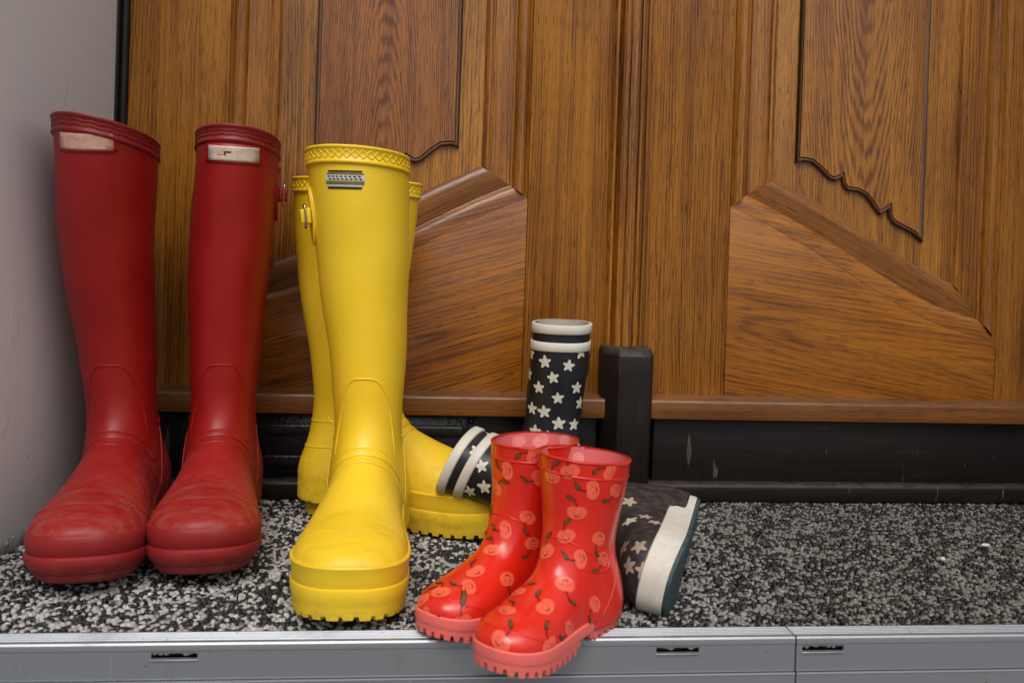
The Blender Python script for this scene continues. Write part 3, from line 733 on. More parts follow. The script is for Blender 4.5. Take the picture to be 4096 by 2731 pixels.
        vs = []
        rr = np.full(n, r)
        if not closed and n > 6: rr[0] *= .3; rr[-1] *= .3; rr[1] *= .7; rr[-2] *= .7
        for k in range(sides):
            a = 2 * math.pi * k / sides; vs.append(C + (Nn * math.sin(a) * flat + B * math.cos(a)) * rr[:, None])
        V = np.stack(vs, 1).reshape(-1, 3); fs = []
        for i in range(n if closed else n - 1):
            j = (i + 1) % n
            for k in range(sides): fs.append((i * sides + k, i * sides + (k + 1) % sides, j * sides + (k + 1) % sides, j * sides + k))
        o = mesh_obj(name, V, fs, mat, parent or s.root, True); return fix_normals(o)
    def cast(s, pts, dirs):
        out = []
        for p, d in zip(s.deform(np.asarray(pts, float)), dirs):
            co, no, _, _ = s.bvh.ray_cast(Vector(p), Vector(d).normalized())
            if co is not None: out.append(tuple(co))
        return np.array(out)
    def wrap(s, name, c, u, v, a0, a1, r, mat, n=60, R=.12, flat=.75, parent=None):
        """bead where the plane through c spanned by u, v meets the surface, from angle a0 to a1"""
        c, u, v = np.array(c, float), np.array(u, float), np.array(v, float); a = np.radians(np.linspace(a0, a1, n))
        d = np.cos(a)[:, None] * u + np.sin(a)[:, None] * v
        P = s.cast(c + d * R, -d)
        return s.tube(name, P, r, mat, parent, project=False, flat=flat)
    def hit(s, u, v, inner=False):
        o = s.inv @ EYE; d = (s.inv.to_3x3() @ pix_ray(u, v)).normalized()
        co, no, _, _ = (s.bvh_in if inner else s.bvh).ray_cast(o, d)
        if co is None: return None
        if no.dot(d) > 0: no = -no
        return co, no
    def frame(s, no, up=(0, 0, 1), ang=0.0):
        n = Vector(no).normalized(); t1 = Vector(up).cross(n)
        if t1.length < .05: t1 = Vector((0, 1, 0)).cross(n)
        t1.normalize(); t2 = n.cross(t1)
        c, q = math.cos(ang), math.sin(ang)
        return t1 * c + t2 * q, t2 * c - t1 * q, n
    def patch(s, co, fr, rings, lift=.0005, skirt=0.0, bvh=None):
        """fan of 2-D rings (outermost first, last one a point) laid onto the surface; returns verts, faces"""
        t1, t2, n = fr; bvh = bvh or s.bvh; vs = []; fs = []
        rows = [list(r) for r in rings]
        def put(x, y, lf):
            p = co + t1 * x + t2 * y
            h, hn, _, _ = bvh.ray_cast(p + n * .02, -n, .045)
            if h is None:
                h, hn, _, _ = bvh.find_nearest(p)
            if hn.dot(n) < 0: hn = -hn
            return h + hn * lf
        if skirt: rows = [rows[0]] + rows
        m = len(rows[0])
        for r, row in enumerate(rows):
            for x, y in row: vs.append(put(x, y, lift - skirt if (skirt and r == 0) else lift))
        for r in range(len(rows) - 1):
            a = r * m
            if len(rows[r + 1]) == 1:
                c = (r + 1) * m
                fs += [(a + i, a + (i + 1) % m, c) for i in range(m)]
            else:
                fs += [(a + i, a + (i + 1) % m, a + m + (i + 1) % m, a + m + i) for i in range(m)]
        return vs, fs
    def decal(s, name, groups, parent=None, smooth=True):
        """groups: list of (verts, faces, material)"""
        V = []; Fc = []; mats = []; fm = []
        for vs, fs, mt in groups:
            b = len(V); V += vs; Fc += [tuple(i + b for i in f) for f in fs]
            if mt not in mats: mats.append(mt)
            fm += [mats.index(mt)] * len(fs)
        return mesh_obj(name, V, Fc, None, parent or s.root, smooth, mats=mats, fmat=fm)
    def sole_stack(s, name, rows, mat, parent=None, y0=None, y1=None, n=160, sharp=35, cap=True):
        """rows: (grow, z) from top to bottom"""
        vs = []; fs = []
        for g, z in rows:
            P = s.S.outline(n, g, y0, y1); vs.append(np.concatenate([P, np.full((len(P), 1), z)], 1))
        m = len(vs[0])
        for r in range(len(rows) - 1): fs += [(r * m + i, r * m + (i + 1) % m, (r + 1) * m + (i + 1) % m, (r + 1) * m + i) for i in range(m)]
        if cap:
            b = (len(rows) - 1) * m; h = m // 2
            fs += [(b, b + 1, b + m - 1), (b + h - 1, b + h, b + h + 1)] + [(b + i, b + i + 1, b + m - 1 - i, b + m - i) for i in range(1, h - 1)]
        o = mesh_obj(name, s.deform(np.concatenate(vs)), fs, mat, parent or s.root, True); fix_normals(o); o.data.set_sharp_from_angle(angle=math.radians(sharp)); return o
    def lugs(s, name, z0, z1, pitch, gap, mat, parent, y0, y1, grow=0.0, depth=.012, taper=.0012):
        """tread blocks round the edge of the sole, one joined part"""
        P = s.S.outline(400, grow); Pin = s.S.outline(400, grow - depth)
        d = np.linalg.norm(np.roll(P, -1, 0) - P, axis=1); L = np.concatenate([[0], np.cumsum(d)[:-1]]); tot = d.sum()
        vs = []; fs = []; k = 0.0
        def at(Q, l): 
            l = l % tot; return np.array([np.interp(l, np.append(L, tot), np.append(Q[:, 0], Q[0, 0])), np.interp(l, np.append(L, tot), np.append(Q[:, 1], Q[0, 1]))])
        while k < tot - pitch * .5:
            w = pitch * (1 - gap) * random.uniform(.85, 1.1)
            c = at(P, k + w / 2)
            if y0 <= c[1] <= y1:
                b = len(vs)
                for zz, tp in ((z1, 0), (z0 + random.uniform(0, .0008), taper)):
                    for l in (k + tp, k + w / 2, k + w - tp):
                        q = at(P, l); r = at(Pin, l); q = q + (r - q) * (tp * .4 / depth)
                        vs += [(q[0], q[1], zz), (r[0], r[1], zz)]
                fs += [(b + 0, b + 2, b + 8, b + 6), (b + 2, b + 4, b + 10, b + 8), (b + 1, b + 7, b + 9, b + 3), (b + 3, b + 9, b + 11, b + 5), (b, b + 6, b + 7, b + 1), (b + 4, b + 5, b + 11, b + 10), (b + 6, b + 8, b + 9, b + 7), (b + 8, b + 10, b + 11, b + 9)]
            k += pitch
        o = mesh_obj(name, s.deform(np.array(vs)), fs, mat, parent or s.root); return fix_normals(o)

def flat_shaft(tabx, taby=((0, 1), (.5, 1))):
    fx, fy = smooth_table(tabx, .03), smooth_table(taby, .03)
    return lambda P: np.stack([P[:, 0] * (fx(P[:, 2]) - 1), P[:, 1] * (fy(P[:, 2]) - 1), 0 * P[:, 0]], 1)
def pose(x, y, heading, z=0.0, rx=0.0, ry=0.0):
    """heading: degrees the toe is turned from straight at the street (-y); positive = towards the picture's right"""
    return Matrix.Translation((x, y, z)) @ Matrix.Rotation(math.pi + math.radians(heading), 4, 'Z') @ Matrix.Rotation(rx, 4, 'X') @ Matrix.Rotation(ry, 4, 'Y')
def lean_fn(tab):
    fx = smooth_table([(z, a) for z, a, b in tab], .03); fy = smooth_table([(z, b) for z, a, b in tab], .03)
    return lambda z: (fx(z), fy(z))

TALL = BootShape(heel=.043, toe=.236,
    width=[(-.05, .0375), (0, .0385), (.05, .0375), (.09, .040), (.13, .046), (.165, .0505), (.20, .0500), (.24, .046)],
    top=[(-.05, .07), (0, .09), (.05, .118), (.085, .110), (.115, .096), (.15, .083), (.18, .076), (.21, .070), (.24, .064)],
    centre=[(-.05, 0), (.05, 0), (.12, .002), (.18, .003), (.24, -.001)],
    shaft=[(0, .000, .0375, .0425), (.045, .000, .0380, .0425), (.075, .006, .0360, .0450), (.105, .016, .0345, .0500), (.14, .018, .0350, .0500), (.20, .013, .0395, .0560), (.27, .007, .0460, .0640), (.34, .004, .0505, .0710), (.50, .004, .0550, .0760)],
    ytoe0=.165, sole_z=.012, ztop=.425, p=2.05, k=.028, toe_n=2.6, toe_h=2.3, dome=1.95, zb=.043)
TALL_MESH = surface_nets(TALL, (-.075, -.10, .006), (.075, .25, .50), .0032)

def tall_boot(label, group, mat, C, lean, rimslope, diamonds, name='rubber_boot', spring=(.125, .012), ripple=None, ztop=None, smooth_sole=False):
    """C: materials of upper, band, sole, lining"""
    up, band, sole, lining = C
    B = Boot(TALL, TALL_MESH, name, label, 'boot', group, mat, lean, spring, rimslope, ripple, ztop)
    B.rise = .008
    B.upper(up, lining)
    S = TALL; th = np.linspace(0, 2 * math.pi, 240, endpoint=False); rz = B.rim_z(th)
    rb = B.ring('rim_band', [(-.0028, .0006), (.0016, .0010), (.0026, -.0002), (.0024, -.0016), (.0012, -.0026), (.0012, -.0128), (.0026, -.0140), (.0028, -.0158), (.0014, -.0172), (-.001, -.0174)], band)
    rb_up = B.bvh
    if diamonds:
        cnt = 22
        for ph in (0, 1):
            w = rz - .0077 + (.0043 if ph == 0 else -.0043) * (2 / math.pi) * np.arcsin(np.sin(cnt * th))
            B.tube('rim_ridge', B.deform(S.shaft_pt(th, w, .0013)), .00062, band, rb, True, False)
    else:
        for k, amp in ((-.0055, .0012), (-.0098, .0010)):
            w = rz + k + amp * np.abs(np.sin(11 * th)) - amp * .5
            B.tube('rim_ridge', B.deform(S.shaft_pt(th, w, .0013)), .00075, band, rb, True, False)
    # sole: upper foxing band, flared lower band, heel block, tread
    if smooth_sole:
        fx = B.sole_stack('foxing', [(-.004, .0470), (.0006, .0467), (.0012, .0455), (.0022, .0410), (.0022, .0350), (.0006, .0285), (-.0004, .0272)], sole, cap=False)
        low = B.sole_stack('outsole', [(-.0014, .0285), (.0020, .0270), (.0028, .0245), (.0022, .0190), (-.0015, .0120), (-.006, .0085)], sole, None)
        B.sole_stack('forefoot_tread', [(-.004, .0105), (-.006, .0050), (-.010, .0018), (-.016, .0008)], sole, low, y0=.082, y1=.236)
    else:
        fx = B.sole_stack('foxing', [(-.004, .0480), (.0012, .0476), (.0020, .0462), (.0014, .0435), (.0004, .0360), (.0000, .0290), (-.0004, .0280)], sole, cap=False)
        low = B.sole_stack('outsole', [(-.0012, .0292), (.0008, .0280), (.0014, .0262), (.0006, .0180), (-.0006, .0120), (-.004, .0095)], sole, None)
        B.sole_stack('forefoot_tread', [(-.0004, .0125), (-.0012, .0050), (-.004, .0036)], sole, low, y0=.082, y1=.236)
        B.lugs('tread_lugs', .0010, .0056, .0135, .20, sole, low, .085, .24, -.0012)
        B.lugs('heel_lugs', -.0078, -.0030, .0095, .36, sole, low, -.05, .034, -.0062)
    B.sole_stack('heel_block', [(-.004, .0125), (-.0048, .0110), (-.0058, -.0040), (-.0065, -.0060), (-.008, -.0065 if not smooth_sole else -.0076)], sole, low, y0=-.043, y1=.038)
    # moulded seams
    a = np.linspace(-1, 1, 70)
    z = .183 - .085 * np.abs(a) ** 3.0; xx = .0300 * np.sign(a) * np.abs(a) ** .75
    B.tube('shin_seam', B.cast(np.stack([xx, np.full_like(a, .25), z], 1), [(0, -1, 0)] * 70), .0011, up, None, project=False, flat=.8)
    B.wrap('instep_band', (0, .052, .052), (1, 0, 0), (0, .56, .83), 5, 175, .0026, up, flat=.32)
    B.wrap('instep_fold', (0, .034, .060), (1, 0, 0), (0, .66, .75), 35, 145, .0055, up, flat=.16)
    B.wrap('toe_cap_seam', (0, .150, .040), (1, 0, 0), (0, .86, .50), 2, 178, .0008 if smooth_sole else .0004, up)
    for sd_ in (1, -1):                                 # heel counter and ankle tab at each side
        q = np.linspace(0, 1, 40)
        B.tube('heel_counter_seam', B.cast(np.stack([np.full_like(q, sd_ * .1), .040 - .030 * q ** 1.5, .045 + .070 * q], 1), [(-sd_, 0, 0)] * 40), .0010, up, None, project=False, flat=.8)
        q = np.linspace(0, 1, 26)
        B.tube('ankle_tab', B.cast(np.stack([np.full_like(q, sd_ * .1), .012 + .012 * np.cos(math.pi * q), .118 - .010 * np.sin(math.pi * q)], 1), [(-sd_, 0, 0)] * 26), .0011, up, None, project=False, flat=.8)
    q = np.linspace(0, 1, 30)
    B.tube('back_seam', B.cast(np.stack([0 * q, np.full_like(q, -.2), .05 + .33 * q], 1), [(0, 1, 0)] * 30), .0009, up, None, project=False, flat=.7)
    for zz in (.112, .082):
        B.wrap('heel_line', (0, .02, zz), (1, 0, 0), (0, -1, -.12), 8, 172, .0010, up)
    return B

def rect_rings(w, h, nx=12, ny=4):
    out = []
    for s in (1.0, .72, .42, .14):
        r = [(-w / 2 + w * i / nx, -h / 2) for i in range(nx)] + [(w / 2, -h / 2 + h * i / ny) for i in range(ny)] + [(w / 2 - w * i / nx, h / 2) for i in range(nx)] + [(-w / 2, h / 2 - h * i / ny) for i in range(ny)]
        out.append([(x * (s if s == 1 else (1 - (1 - s) * h / w) if False else s), y * s) for x, y in r])
    out.append([(0.0, 0.0)]); return out
def blob_rings(fn, n, scales=(1.0, .66, .33)):
    o = [fn(2 * math.pi * i / n) for i in range(n)]
    return [[(x * s, y * s) for x, y in o] for s in scales] + [[(0.0, 0.0)]]

def buckle_tab(B, th, z, C, out=1):
    """stitched half-oval patch with roller buckle and strap end on the side of a shaft"""
    co = Vector(B.deform(B.S.shaft_pt(np.array([th]), np.array([z])))[0]); co, no, _, _ = B.bvh.find_nearest(co)
    fr = B.frame(no); fn = lambda a: (.017 * math.cos(a), .030 * math.sin(a))
    vs, fs = B.patch(co, fr, blob_rings(fn, 36), .0022, .0030)
    pt = B.decal('strap_patch', [(vs, fs, C[0])])
    fix_normals(pt)
    ring = [vs[36 + i] for i in range(36)]
    B.tube('patch_edge', np.array([tuple(p) for p in ring]), .0010, C[1], pt, True, False)
    t1, t2, n = fr
    def rbox(name, c, hx, hy, hz, mt, par, bev=.001):
        v, f = box(-hx, hx, -hy, hy, -hz, hz)
        o = mesh_obj(name, [tuple(c + t1 * x + t2 * y + n * zz) for x, y, zz in v], f, mt, par or B.root); return bevel(o, bev)
    st = rbox('strap', co + n * .0042, .0150, .0080, .0022, C[0], None, .0012)
    rbox('strap_end', co + n * .0088 + t1 * (.002 * out), .0045, .0072, .0030, C[0], st, .0012)
    # buckle frame
    c0 = co + n * .0072; R = []
    for i in range(40):
        a = 2 * math.pi * i / 40; ca, sa = math.cos(a), math.sin(a)
        R.append(tuple(c0 + t1 * (.0085 * np.sign(ca) * abs(ca) ** .4) + t2 * (.0120 * np.sign(sa) * abs(sa) ** .4)))
    bk = B.tube('buckle', np.array(R), .0011, 'steel', None, True, False)
    B.tube('buckle_pin', np.array([tuple(c0 + t1 * x) for x in np.linspace(-.009, .009, 8)]), .0009, 'steel', bk, False, False)

def red_label(B, u, v, field, marks):
    h = B.hit(u, v)
    if h is None: return
    co, no = h; fr = B.frame(no)
    vs, fs = B.patch(co, fr, rect_rings(.054, .0205), .0010, .0016)
    lb = B.decal('label', [(vs, fs, 'label_red')]); fix_normals(lb)
    vs, fs = B.patch(co, fr, rect_rings(.049, .0155), .0015, .0006)
    g = [(vs, fs, field)]
    for (mx, my, mw, mh, mt) in marks:
        c2 = co + fr[0] * mx + fr[1] * my
        vs, fs = B.patch(c2, fr, rect_rings(mw, mh, 4, 2), .0018); g.append((vs, fs, mt))
    B.decal('label_field', g, lb)

RED = ('red', 'red_band', 'red_sole', 'dark_lining'); YEL = ('yellow', 'yellow', 'yellow_sole', 'dark_lining')
# --- tall red pair
rl = tall_boot('tall red rubber boot standing against the grey side wall, blank pink label', 'pair of tall red rubber boots', pose(-.329, -.082, 9), RED,
    lean_fn([(0, 0, 0), (.08, 0, 0), (.2, .012, .006), (.32, .022, .040), (.46, .018, .068)]), (.15, .08), False, ztop=.424, smooth_sole=True, spring=(.10, .016), ripple=flat_shaft(((0, 1), (.15, 1), (.3, .94), (.45, .90))))
rr_ = tall_boot('tall red rubber boot with buckle on its right side, nearer to the yellow boots', 'pair of tall red rubber boots', pose(-.231, -.062, 9), RED,
    lean_fn([(0, 0, 0), (.08, .0, 0), (.2, .0, .008), (.32, -.004, .02), (.46, -.010, .032)]), (.03, .09), False, ztop=.429, smooth_sole=True, spring=(.10, .016), ripple=flat_shaft(((0, 1), (.15, 1), (.3, .93), (.45, .80))))
red_label(rl, 190, 326, 'label_pink', [])
red_label(rr_, 537, 354, 'label_cream', [(-.012, .001, .006, .0045, 'label_pink'), (-.0075, .0016, .010, .0016, 'face'), (-.0085, -.0004, .0016, .003, 'face'), (.003, -.0008, .0008, .0028, 'label_pink')])
buckle_tab(rr_, math.pi + .02, .372, ('red', 'red_band')); buckle_tab(rl, -.55, .375, ('red', 'red_band'))
# --- tall yellow pair
yf = tall_boot('tall yellow rubber boot in front, toe to the street, striped label on its shaft', 'pair of tall yellow rubber boots', pose(-.058, -.146, 0), YEL,
    lean_fn([(0, 0, 0), (.08, .0, 0), (.2, .004, .004), (.32, .014, .006), (.46, .027, .008)]), (.02, .03), True, ztop=.410)
yb = tall_boot('tall yellow rubber boot mostly hidden behind the other, toe pointing right', 'pair of tall yellow rubber boots', pose(-.101, -.044, 69), YEL,
    lean_fn([(0, 0, 0), (.1, 0, 0), (.46, .004, .012)]), (.0, -.03), True, ztop=.392, ripple=flat_shaft(((0, 1), (.5, 1)), ((0, 1), (.1, 1), (.3, 1.05), (.45, 1.08))))
h = yf.hit(790, 412)
if h:
    co, no = h; fr = yf.frame(no); g = []
    for y0, hh, w, mt in ((.0078, .0018, .034, 'label_black'), (.0052, .0016, .037, 'label_grey'), (.0016, .0058, .040, 'label_white'), (-.0036, .0026, .038, 'label_grey'), (-.0062, .0016, .036, 'label_white'), (-.0084, .0020, .034, 'label_black')):
        vs, fs = yf.patch(co + fr[1] * y0, fr, rect_rings(w, hh, 12, 2), .0006); g.append((vs, fs, mt))
    lab = yf.decal('label', g)
    for r, yy in enumerate((.0028, .0002)):
        for q in range(8):
            vs, fs = yf.patch(co + fr[0] * (-.0155 + q * .0043 + r * .0012) + fr[1] * yy, fr, blob_rings(lambda a: (.0014 * math.cos(a), .0008 * math.sin(a)), 8, (1.0,)), .0009)
            yf.decal('label_mark', [(vs, fs, 'label_black')], lab)
buckle_tab(yf, .30, .345, ('yellow', 'yellow'))

# ------------------------------------------------------------------ children's boots
def kid_shape(f, heel, toe, wk, ztop, shaft, top, ytoe0, sole_z, zb, p, k, dome=2.3):
    return BootShape(heel=heel, toe=toe, width=[(-.05, wk[0]), (0, wk[0] * 1.02), (f * .05, wk[1]), (f * .09, wk[1] * 1.05), (f * .14, wk[2] * .96), (f * .18, wk[2]), (toe, wk[2] * .95)],
        top=top, centre=[(-.05, 0), (toe, 0)], shaft=shaft, ytoe0=ytoe0, sole_z=sole_z, ztop=ztop, p=p, k=k, toe_n=2.5, toe_h=2.2, sig=.007, dome=dome, zb=zb)
CHERRY = kid_shape(.55, .031, .128, (.0260, .0250, .0305), .145,
    [(0, 0, .0265, .0305), (.03, 0, .0265, .0305), (.05, .005, .0255, .0320), (.07, .010, .0265, .0345), (.10, .008, .0305, .0365), (.13, .006, .0355, .0410), (.20, .006, .0400, .0455)],
    [(-.04, .05), (0, .06), (.03, .072), (.05, .063), (.07, .052), (.09, .045), (.11, .041), (.128, .039)], .085, .010, .020, 2.1, .020, 2.1)
CHERRY_MESH = surface_nets(CHERRY, (-.055, -.055, .006), (.055, .132, .185), .0020)
STARB = kid_shape(.70, .033, .152, (.0285, .0270, .0345), .238,
    [(0, 0, .0285, .0325), (.035, 0, .0285, .0325), (.06, .006, .0270, .0345), (.085, .012, .0265, .0370), (.12, .012, .0280, .0380), (.17, .008, .0325, .0400), (.25, .006, .0365, .0415)],
    [(-.04, .055), (0, .07), (.035, .085), (.06, .080), (.085, .068), (.11, .060), (.135, .055), (.152, .052)], .105, .012, .026, 2.35, .022)
STAR_MESH = surface_nets(STARB, (-.055, -.055, .008), (.055, .162, .285), .0024)

def cherry_print(B, co, no, ang, s=1.0, flip=1, inner=False):
    """smiling cherry with stem and leaf, laid flat on the boot"""
    bv = B.bvh_in if inner else B.bvh
    fr = B.frame(no, ang=ang); R = .0067 * s
    def body(a):                                        # rounded heart-like fruit, notch at the stem
        r = R * (1.0 + .10 * math.cos(2 * a) - .17 * math.exp(-((a - math.pi / 2) / .42) ** 2)); return (1.12 * r * math.cos(a), r * math.sin(a) * .98)
    g = [(*B.patch(co, fr, blob_rings(body, 28, (1.0, .7, .4)), .0004, 0, bv), 'cherry_in' if inner else 'cherry')]
    def strip(pts, w, lift, mt):
        L_ = []; m = len(pts)
        for i, (x, y) in enumerate(pts):
            a, b = pts[max(i - 1, 0)], pts[min(i + 1, m - 1)]; d = Vector((b[0] - a[0], b[1] - a[1])).normalized(); L_.append(((x - d.y * w, y + d.x * w), (x + d.y * w, y - d.x * w)))
        ring = [p for p, q in L_] + [q for p, q in L_][::-1]
        vs, _ = B.patch(co, fr, [ring], lift, 0, bv); g.append((vs, [(i, i + 1, 2 * m - 2 - i, 2 * m - 1 - i) for i in range(m - 1)], mt))
    if inner: return B.decal('cherry_print', g)
    k = flip
    strip([(0, R * .72), (k * R * .12, R * 1.15), (k * R * .42, R * 1.62)], R * .07, .0006, 'stem')
    lc = co + fr[0] * (k * R * .78) + fr[1] * (R * 1.75); fl_ = (fr[0] * math.cos(.35 * k) + fr[1] * math.sin(.35 * k), fr[1] * math.cos(.35 * k) - fr[0] * math.sin(.35 * k), fr[2])
    leaf_o = lambda q: (lambda a: (R * .62 * q * math.cos(a), R * .25 * q * math.sin(a) * (1 - .25 * math.cos(a))))
    g.append((*B.patch(lc, fl_, blob_rings(leaf_o(1.0), 14, (1.0, .5)), .0006, 0, bv), 'stem'))
    g.append((*B.patch(lc, fl_, blob_rings(leaf_o(.72), 14, (1.0, .5)), .0009, 0, bv), 'leaf'))
    strip([(R * .36 * math.cos(a), -R * .22 + R * .30 * math.sin(a)) for a in np.linspace(math.pi * 1.1, math.pi * 1.9, 7)], R * .045, .0007, 'face')
    for ex in (-.42, .42):
        g.append((*B.patch(co + fr[0] * (ex * R) + fr[1] * (-.02 * R), fr, blob_rings(lambda a: (.065 * R * math.cos(a), .075 * R * math.sin(a)), 6, (1.0,)), .0007, 0, bv), 'face'))
    return B.decal('cherry_print', g)

def cherry_boot(label, mat, lean, rimslope, prints, inner):
    B = Boot(CHERRY, CHERRY_MESH, 'cherry_boot', label, 'boot', 'pair of red cherry boots', mat, lean, (.075, .008), rimslope)
    B.upper('cherry_red', 'pink_lining', .0024, .03)
    B.ring('rim_band', [(-.0016, .0004), (.0005, .0004), (.0010, -.0003), (.0006, -.0012), (-.0004, -.0015)], 'cherry_red')
    B.ring('rim_bead', [(-.001, -.0118), (.0005, -.0122), (.0008, -.0130), (.0004, -.0138), (-.001, -.0142)], 'cherry_red')
    B.wrap('instep_seam', (0, .010, .058), (1, 0, 0), (0, .80, .60), 12, 168, .0008, 'cherry_red', R=.09)
    B.wrap('toe_seam', (0, .070, .012), (1, 0, 0), (0, .93, .36), 2, 178, .0006, 'cherry_red', R=.09)
    for sd_ in (1, -1):
        q = np.linspace(0, 1, 30)
        B.tube('side_seam', B.cast(np.stack([np.full_like(q, sd_ * .09), .034 - .034 * q ** .8, .060 - .012 * q + .03 * q ** 4], 1), [(-sd_, 0, 0)] * 30), .0007, 'cherry_red', None, project=False)
        B.tube('heel_seam', B.cast(np.stack([np.full_like(q, sd_ * .09), .018 - .030 * q, .020 + .038 * q], 1), [(-sd_, 0, 0)] * 30), .0004, 'cherry_red', None, project=False)
    so = B.sole_stack('sole', [(-.004, .0202), (.0004, .0199), (.0014, .0188), (.0016, .0130), (.0010, .0100), (-.002, .0095)], 'pink_sole')
    B.sole_stack('heel_block', [(.0006, .0110), (.0002, .0048), (-.002, .0042)], 'pink_sole', so, y0=-.031, y1=.028)
    B.sole_stack('forefoot_tread', [(.0006, .0110), (.0002, .0050), (-.002, .0044)], 'pink_sole', so, y0=.044, y1=.128)
    B.lugs('tread_lugs', .0000, .0056, .0083, .30, 'pink_sole', so, .046, .13, .0003, .010, .0008)
    B.lugs('heel_lugs', .0000, .0054, .0083, .30, 'pink_sole', so, -.04, .026, .0003, .010, .0008)
    done = []
    for u, v, ang, k in prints:
        h = B.hit(u, v)
        if h: cherry_print(B, h[0], h[1], math.radians(ang), random.uniform(.92, 1.05), k); done.append(h[0])
    for u, v, ang in inner:
        h = B.hit(u, v)
        hi = B.hit(u, v, True)
        if hi and (h is None or (hi[0] - B.inv @ EYE).length < (h[0] - B.inv @ EYE).length): cherry_print(B, hi[0], hi[1], math.radians(ang), 1.0, 1, True)
    cands = []                                          # carry the print on round the sides one cannot see from here
    for _ in range(500):
        q = RNG.uniform((-.05, -.05, .03), (.05, .12, .145)); co, no, _, _ = B.bvh.find_nearest(Vector(q))
        world = B.mat @ co; nw = B.mat.to_3x3() @ no
        if nw.dot((EYE - world).normalized()) > -.12 or co.z < .026 or co.z > .138: continue
        if all((co - d).length > .0235 for d in done):
            done.append(co); cherry_print(B, co, no, random.uniform(0, 6.28), 1.0, random.choice((1, -1)))
    return B
CL = [(1225, 1043, 75, -1), (1165, 1080, 100, 1), (1140, 1117, -35, 1), (1212, 1188, 150, -1), (1160, 1216, 110, 1), (1222, 1248, 165, 1), (1237, 1097, 120, 1), (1130, 1262, 10, -1), (1165, 1330, 170, -1), (1076, 1346, 80, 1), (1012, 1358, 20, -1), (970, 1375, 40, 1), (985, 1415, -60, 1), (1060, 1428, 10, 1), (1092, 1312, 40, 1), (1122, 1054, 60, 1), (1125, 1165, 0, 1)]
CR = [(1309, 1082, 20, 1), (1400, 1081, 60, -1), (1361, 1125, 100, 1), (1413, 1127, 150, 1), (1325, 1176, 0, -1), (1300, 1230, 20, 1), (1375, 1237, 150, -1), (1268, 1093, 0, 1), (1333, 1283, 100, 1), (1385, 1283, 150, 1), (1298, 1342, 170, -1), (1252, 1393, 20, 1), (1365, 1387, 130, -1), (1165, 1400, 10, -1), (1307, 1446, 120, 1), (1262, 1482, 10, 1), (1190, 1358, 40, 1), (1255, 1265, 30, 1), (1150, 1470, -40, -1)]
chl = cherry_boot('small red boot with cherry print, left of its pair, toe over the pebbles', pose(.095, -.303, -44), lean_fn([(0, 0, 0), (.2, -.009, -.008)]), (-.02, .02), CL, [(1190, 1013, 0), (1242, 1011, 30), (1300, 1012, 0)])
chr_ = cherry_boot('small red boot with cherry print, right of its pair, toe over the metal edge', pose(.139, -.360, -43), lean_fn([(0, 0, 0), (.2, 0, 0)]), (.04, .10), CR, [(1290, 1055, 60), (1325, 1058, 70), (1368, 1030, 0), (1430, 1028, 60)])

def star_print(B, co, no, ang, s=1.0, mat='star'):
    fr = B.frame(no, ang=ang); R = .0077 * s; n = 40; wob = [random.uniform(.92, 1.08) for _ in range(5)]
    def f(a):
        t = (a / (2 * math.pi) * 5) % 1.0; c = math.cos(2 * math.pi * t); k = int(a / (2 * math.pi) * 5 + .5) % 5
        r = R * (.735 + .275 * (c * .9 + .12 * abs(c))) * wob[k]; return (r * math.sin(a), r * math.cos(a))
    rings = [[f(2 * math.pi * i / n)[j] for j in (0, 1)] for i in range(n)]
    rr = [[(x * q, y * q) for x, y in rings] for q in (1.0, .55)] + [[(0.0, 0.0)]]
    return B.decal('star_print', [(*B.patch(co, fr, rr, .0005), mat)])
def star_boot(name, label, mat, lean, rimslope, prints, worn, ripple=None, ztop=None, hidden=(0, 0)):
    B = Boot(STARB, STAR_MESH, name, label, 'boot', 'pair of black star boots', mat, lean, (.095, .006), rimslope, ripple, ztop)
    B.upper('navy', 'canvas', .0026, .04)
    for z0 in (0.0, -.0205):
        B.ring('white_band', [(-.001 if z0 else -.0024, z0 + .0006), (.0012, z0 + .0006), (.0020, z0 - .0004), (.0020, z0 - .0092), (.0012, z0 - .0102), (-.001, z0 - .0104)], 'white_rubber')
    so = B.sole_stack('sole', [(-.004, .0290), (.0010, .0288), (.0024, .0276), (.0024, .0060), (.0018, .0045)], 'white_rubber', cap=False)
    B.sole_stack('outsole', [(.0012, .0062), (.0014, .0050), (.0012, .0012), (-.001, .0004), (-.004, .0)], 'teal_sole', so)
    B.sole_stack('heel_tab', [(-.003, .040), (.0010, .0395), (.0020, .0380), (.0022, .0300), (.001, .0285)], 'white_rubber', so, y0=-.033, y1=-.012, cap=False)
    B.wrap('toe_seam', (0, .078, .020), (1, 0, 0), (0, .80, .60), 8, 172, .0008, 'navy', R=.1)
    done = []
    for u, v, ang, mt in prints:
        h = B.hit(u, v)
        if h:
            q = B.frame(h[1]); star_print(B, h[0], h[1], math.radians(ang), random.uniform(.95, 1.06), mt); done.append(h[0])
    for _ in range(1100):
        q = RNG.uniform((-.05, -.05, .05), (.05, .15, .225)); co, no, _, _ = B.bvh.find_nearest(Vector(q))
        world = B.mat @ co; nw = B.mat.to_3x3() @ no
        if (nw.dot((EYE - world).normalized()) > -.10 and not hidden[0] < co.z < hidden[1]) or co.z < .036 or co.z > B.zt - .036: continue
        if all((co - d).length > .021 for d in done): done.append(co); star_print(B, co, no, random.uniform(0, 6.28))
    tb = Vector(B.deform(STARB.shaft_pt(np.array([worn]), np.array([.185])))[0]); co, no, _, _ = B.bvh.find_nearest(tb); fr = B.frame(no)
    vs, fs = B.patch(co, fr, rect_rings(.010, .026, 4, 8), .0016, .0022); fix_normals(B.decal('side_tab', [(vs, fs, 'dark_v')]))
    return B
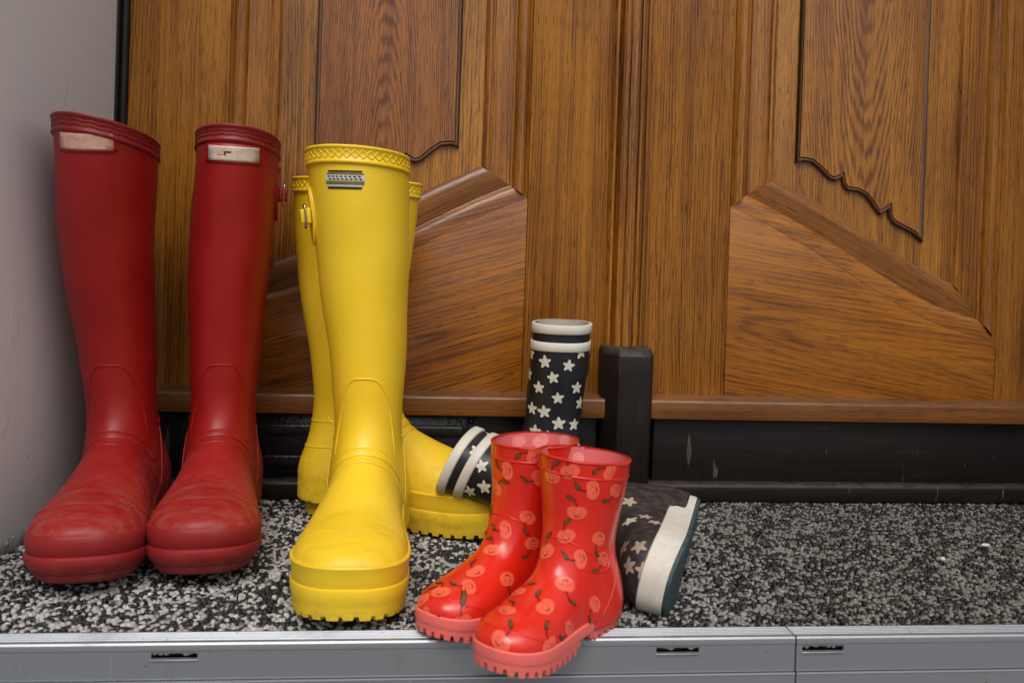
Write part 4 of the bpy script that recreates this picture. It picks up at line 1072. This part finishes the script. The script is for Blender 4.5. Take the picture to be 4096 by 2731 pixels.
SS = [(1252, 831, 5, 'star'), (1306, 840, -8, 'star'), (1270, 867, 12, 'star'), (1238, 890, 3, 'star'), (1325, 890, 0, 'star'), (1281, 914, 4, 'star'), (1250, 945, 8, 'star'), (1331, 925, -5, 'star'), (1283, 972, 2, 'star'), (1318, 974, -4, 'star'), (1222, 812, 0, 'star'), (1334, 808, 10, 'star'), (1222, 938, 0, 'star'), (1229, 990, 0, 'star'), (1217, 858, 0, 'star'), (1258, 1003, 0, 'star')]
star_boot('star_boot', 'black boot with white stars standing upright behind the cherry boots', pose(.162, -.058, -104), lean_fn([(0, 0, 0), (.26, .0, -.004)]), (.03, 0), SS, -math.pi / 2, flat_shaft(((0, 1), (.08, 1), (.25, 1.05)), ((0, 1), (.08, .90), (.25, .83))), ztop=.232, hidden=(.03, .085))
SL = [(1106, 1070, 10, 'star'), (1080, 1128, 15, 'star'), (1130, 1000, 60, 'star'), (1095, 1035, 40, 'star'), (1113, 1118, 0, 'star'), (1447, 1197, 10, 'star'), (1483, 1187, 50, 'star_worn'), (1504, 1200, 30, 'star_worn'), (1433, 1258, 0, 'star_worn'), (1468, 1255, 20, 'star_worn'), (1445, 1300, 10, 'star_worn'), (1445, 1152, 40, 'star_worn'), (1478, 1310, 0, 'star_worn')]
ax_ = Vector((-.905, .37, .185)).normalized(); ty = Vector((-.40, -.91, -.08)); ty = (ty - ax_ * ty.dot(ax_)).normalized(); tx = ty.cross(ax_)
mlie = Matrix(((tx.x, ty.x, ax_.x, .279), (tx.y, ty.y, ax_.y, -.220), (tx.z, ty.z, ax_.z, .035), (0, 0, 0, 1)))
star_boot('star_boot', 'black boot with white stars fallen on its side, opening resting on a yellow toe', mlie, lean_fn([(0, 0, 0), (.26, 0, .0)]), (.26, 0), SL, math.pi, ztop=.264, hidden=(.085, .195))

# stray stalk and white pebble lying on the step
def stray():
    P = [Vector((.634, -.180, .0045)), Vector((.650, -.190, .004)), Vector((.672, -.203, .0035)), Vector((.700, -.214, .005)), Vector((.735, -.220, .007))]
    vs, fs = [], []; n = 6
    for i, p in enumerate(P):
        r = .0007 * (1 - .1 * i)
        for k in range(n):
            a = 2 * math.pi * k / n; vs.append((p.x - .634, p.y + .180 + r * math.cos(a), p.z - .003 + r * math.sin(a)))
    for i in range(len(P) - 1):
        for k in range(n): fs.append((i * n + k, i * n + (k + 1) % n, (i + 1) * n + (k + 1) % n, (i + 1) * n + k))
    t = thing('grass_stalk', 'thin green stalk with pale tip lying on the bare pebbles', 'stalk', (.634, -.180, .003))
    fix_normals(mesh_obj('stem', vs, fs, 'moss', t, True))
    for nm, c, par in (('pale_tip', (-.005, .004, .0018), t), ('white_pebble', (.553, -.216, .0035), None)):
        bm = bmesh.new(); bmesh.ops.create_icosphere(bm, subdivisions=2, radius=.0030); bmesh.ops.scale(bm, vec=(1.9, .9, .6) if par else (1, .9, .8), verts=bm.verts)
        me = bpy.data.meshes.new(nm); bm.to_mesh(me); bm.free(); me.materials.append(M['label_white']); me.polygons.foreach_set('use_smooth', np.ones(len(me.polygons), dtype=bool))
        o = bpy.data.objects.new(nm, me); COL.objects.link(o); o.location = c; o.parent = par
        if par is None: tag(o, 'single loose bright white pebble on the bare right part of the step', 'pebble')
M['moss'] = simple('green_stalk', (.10, .13, .035), .6)
stray()
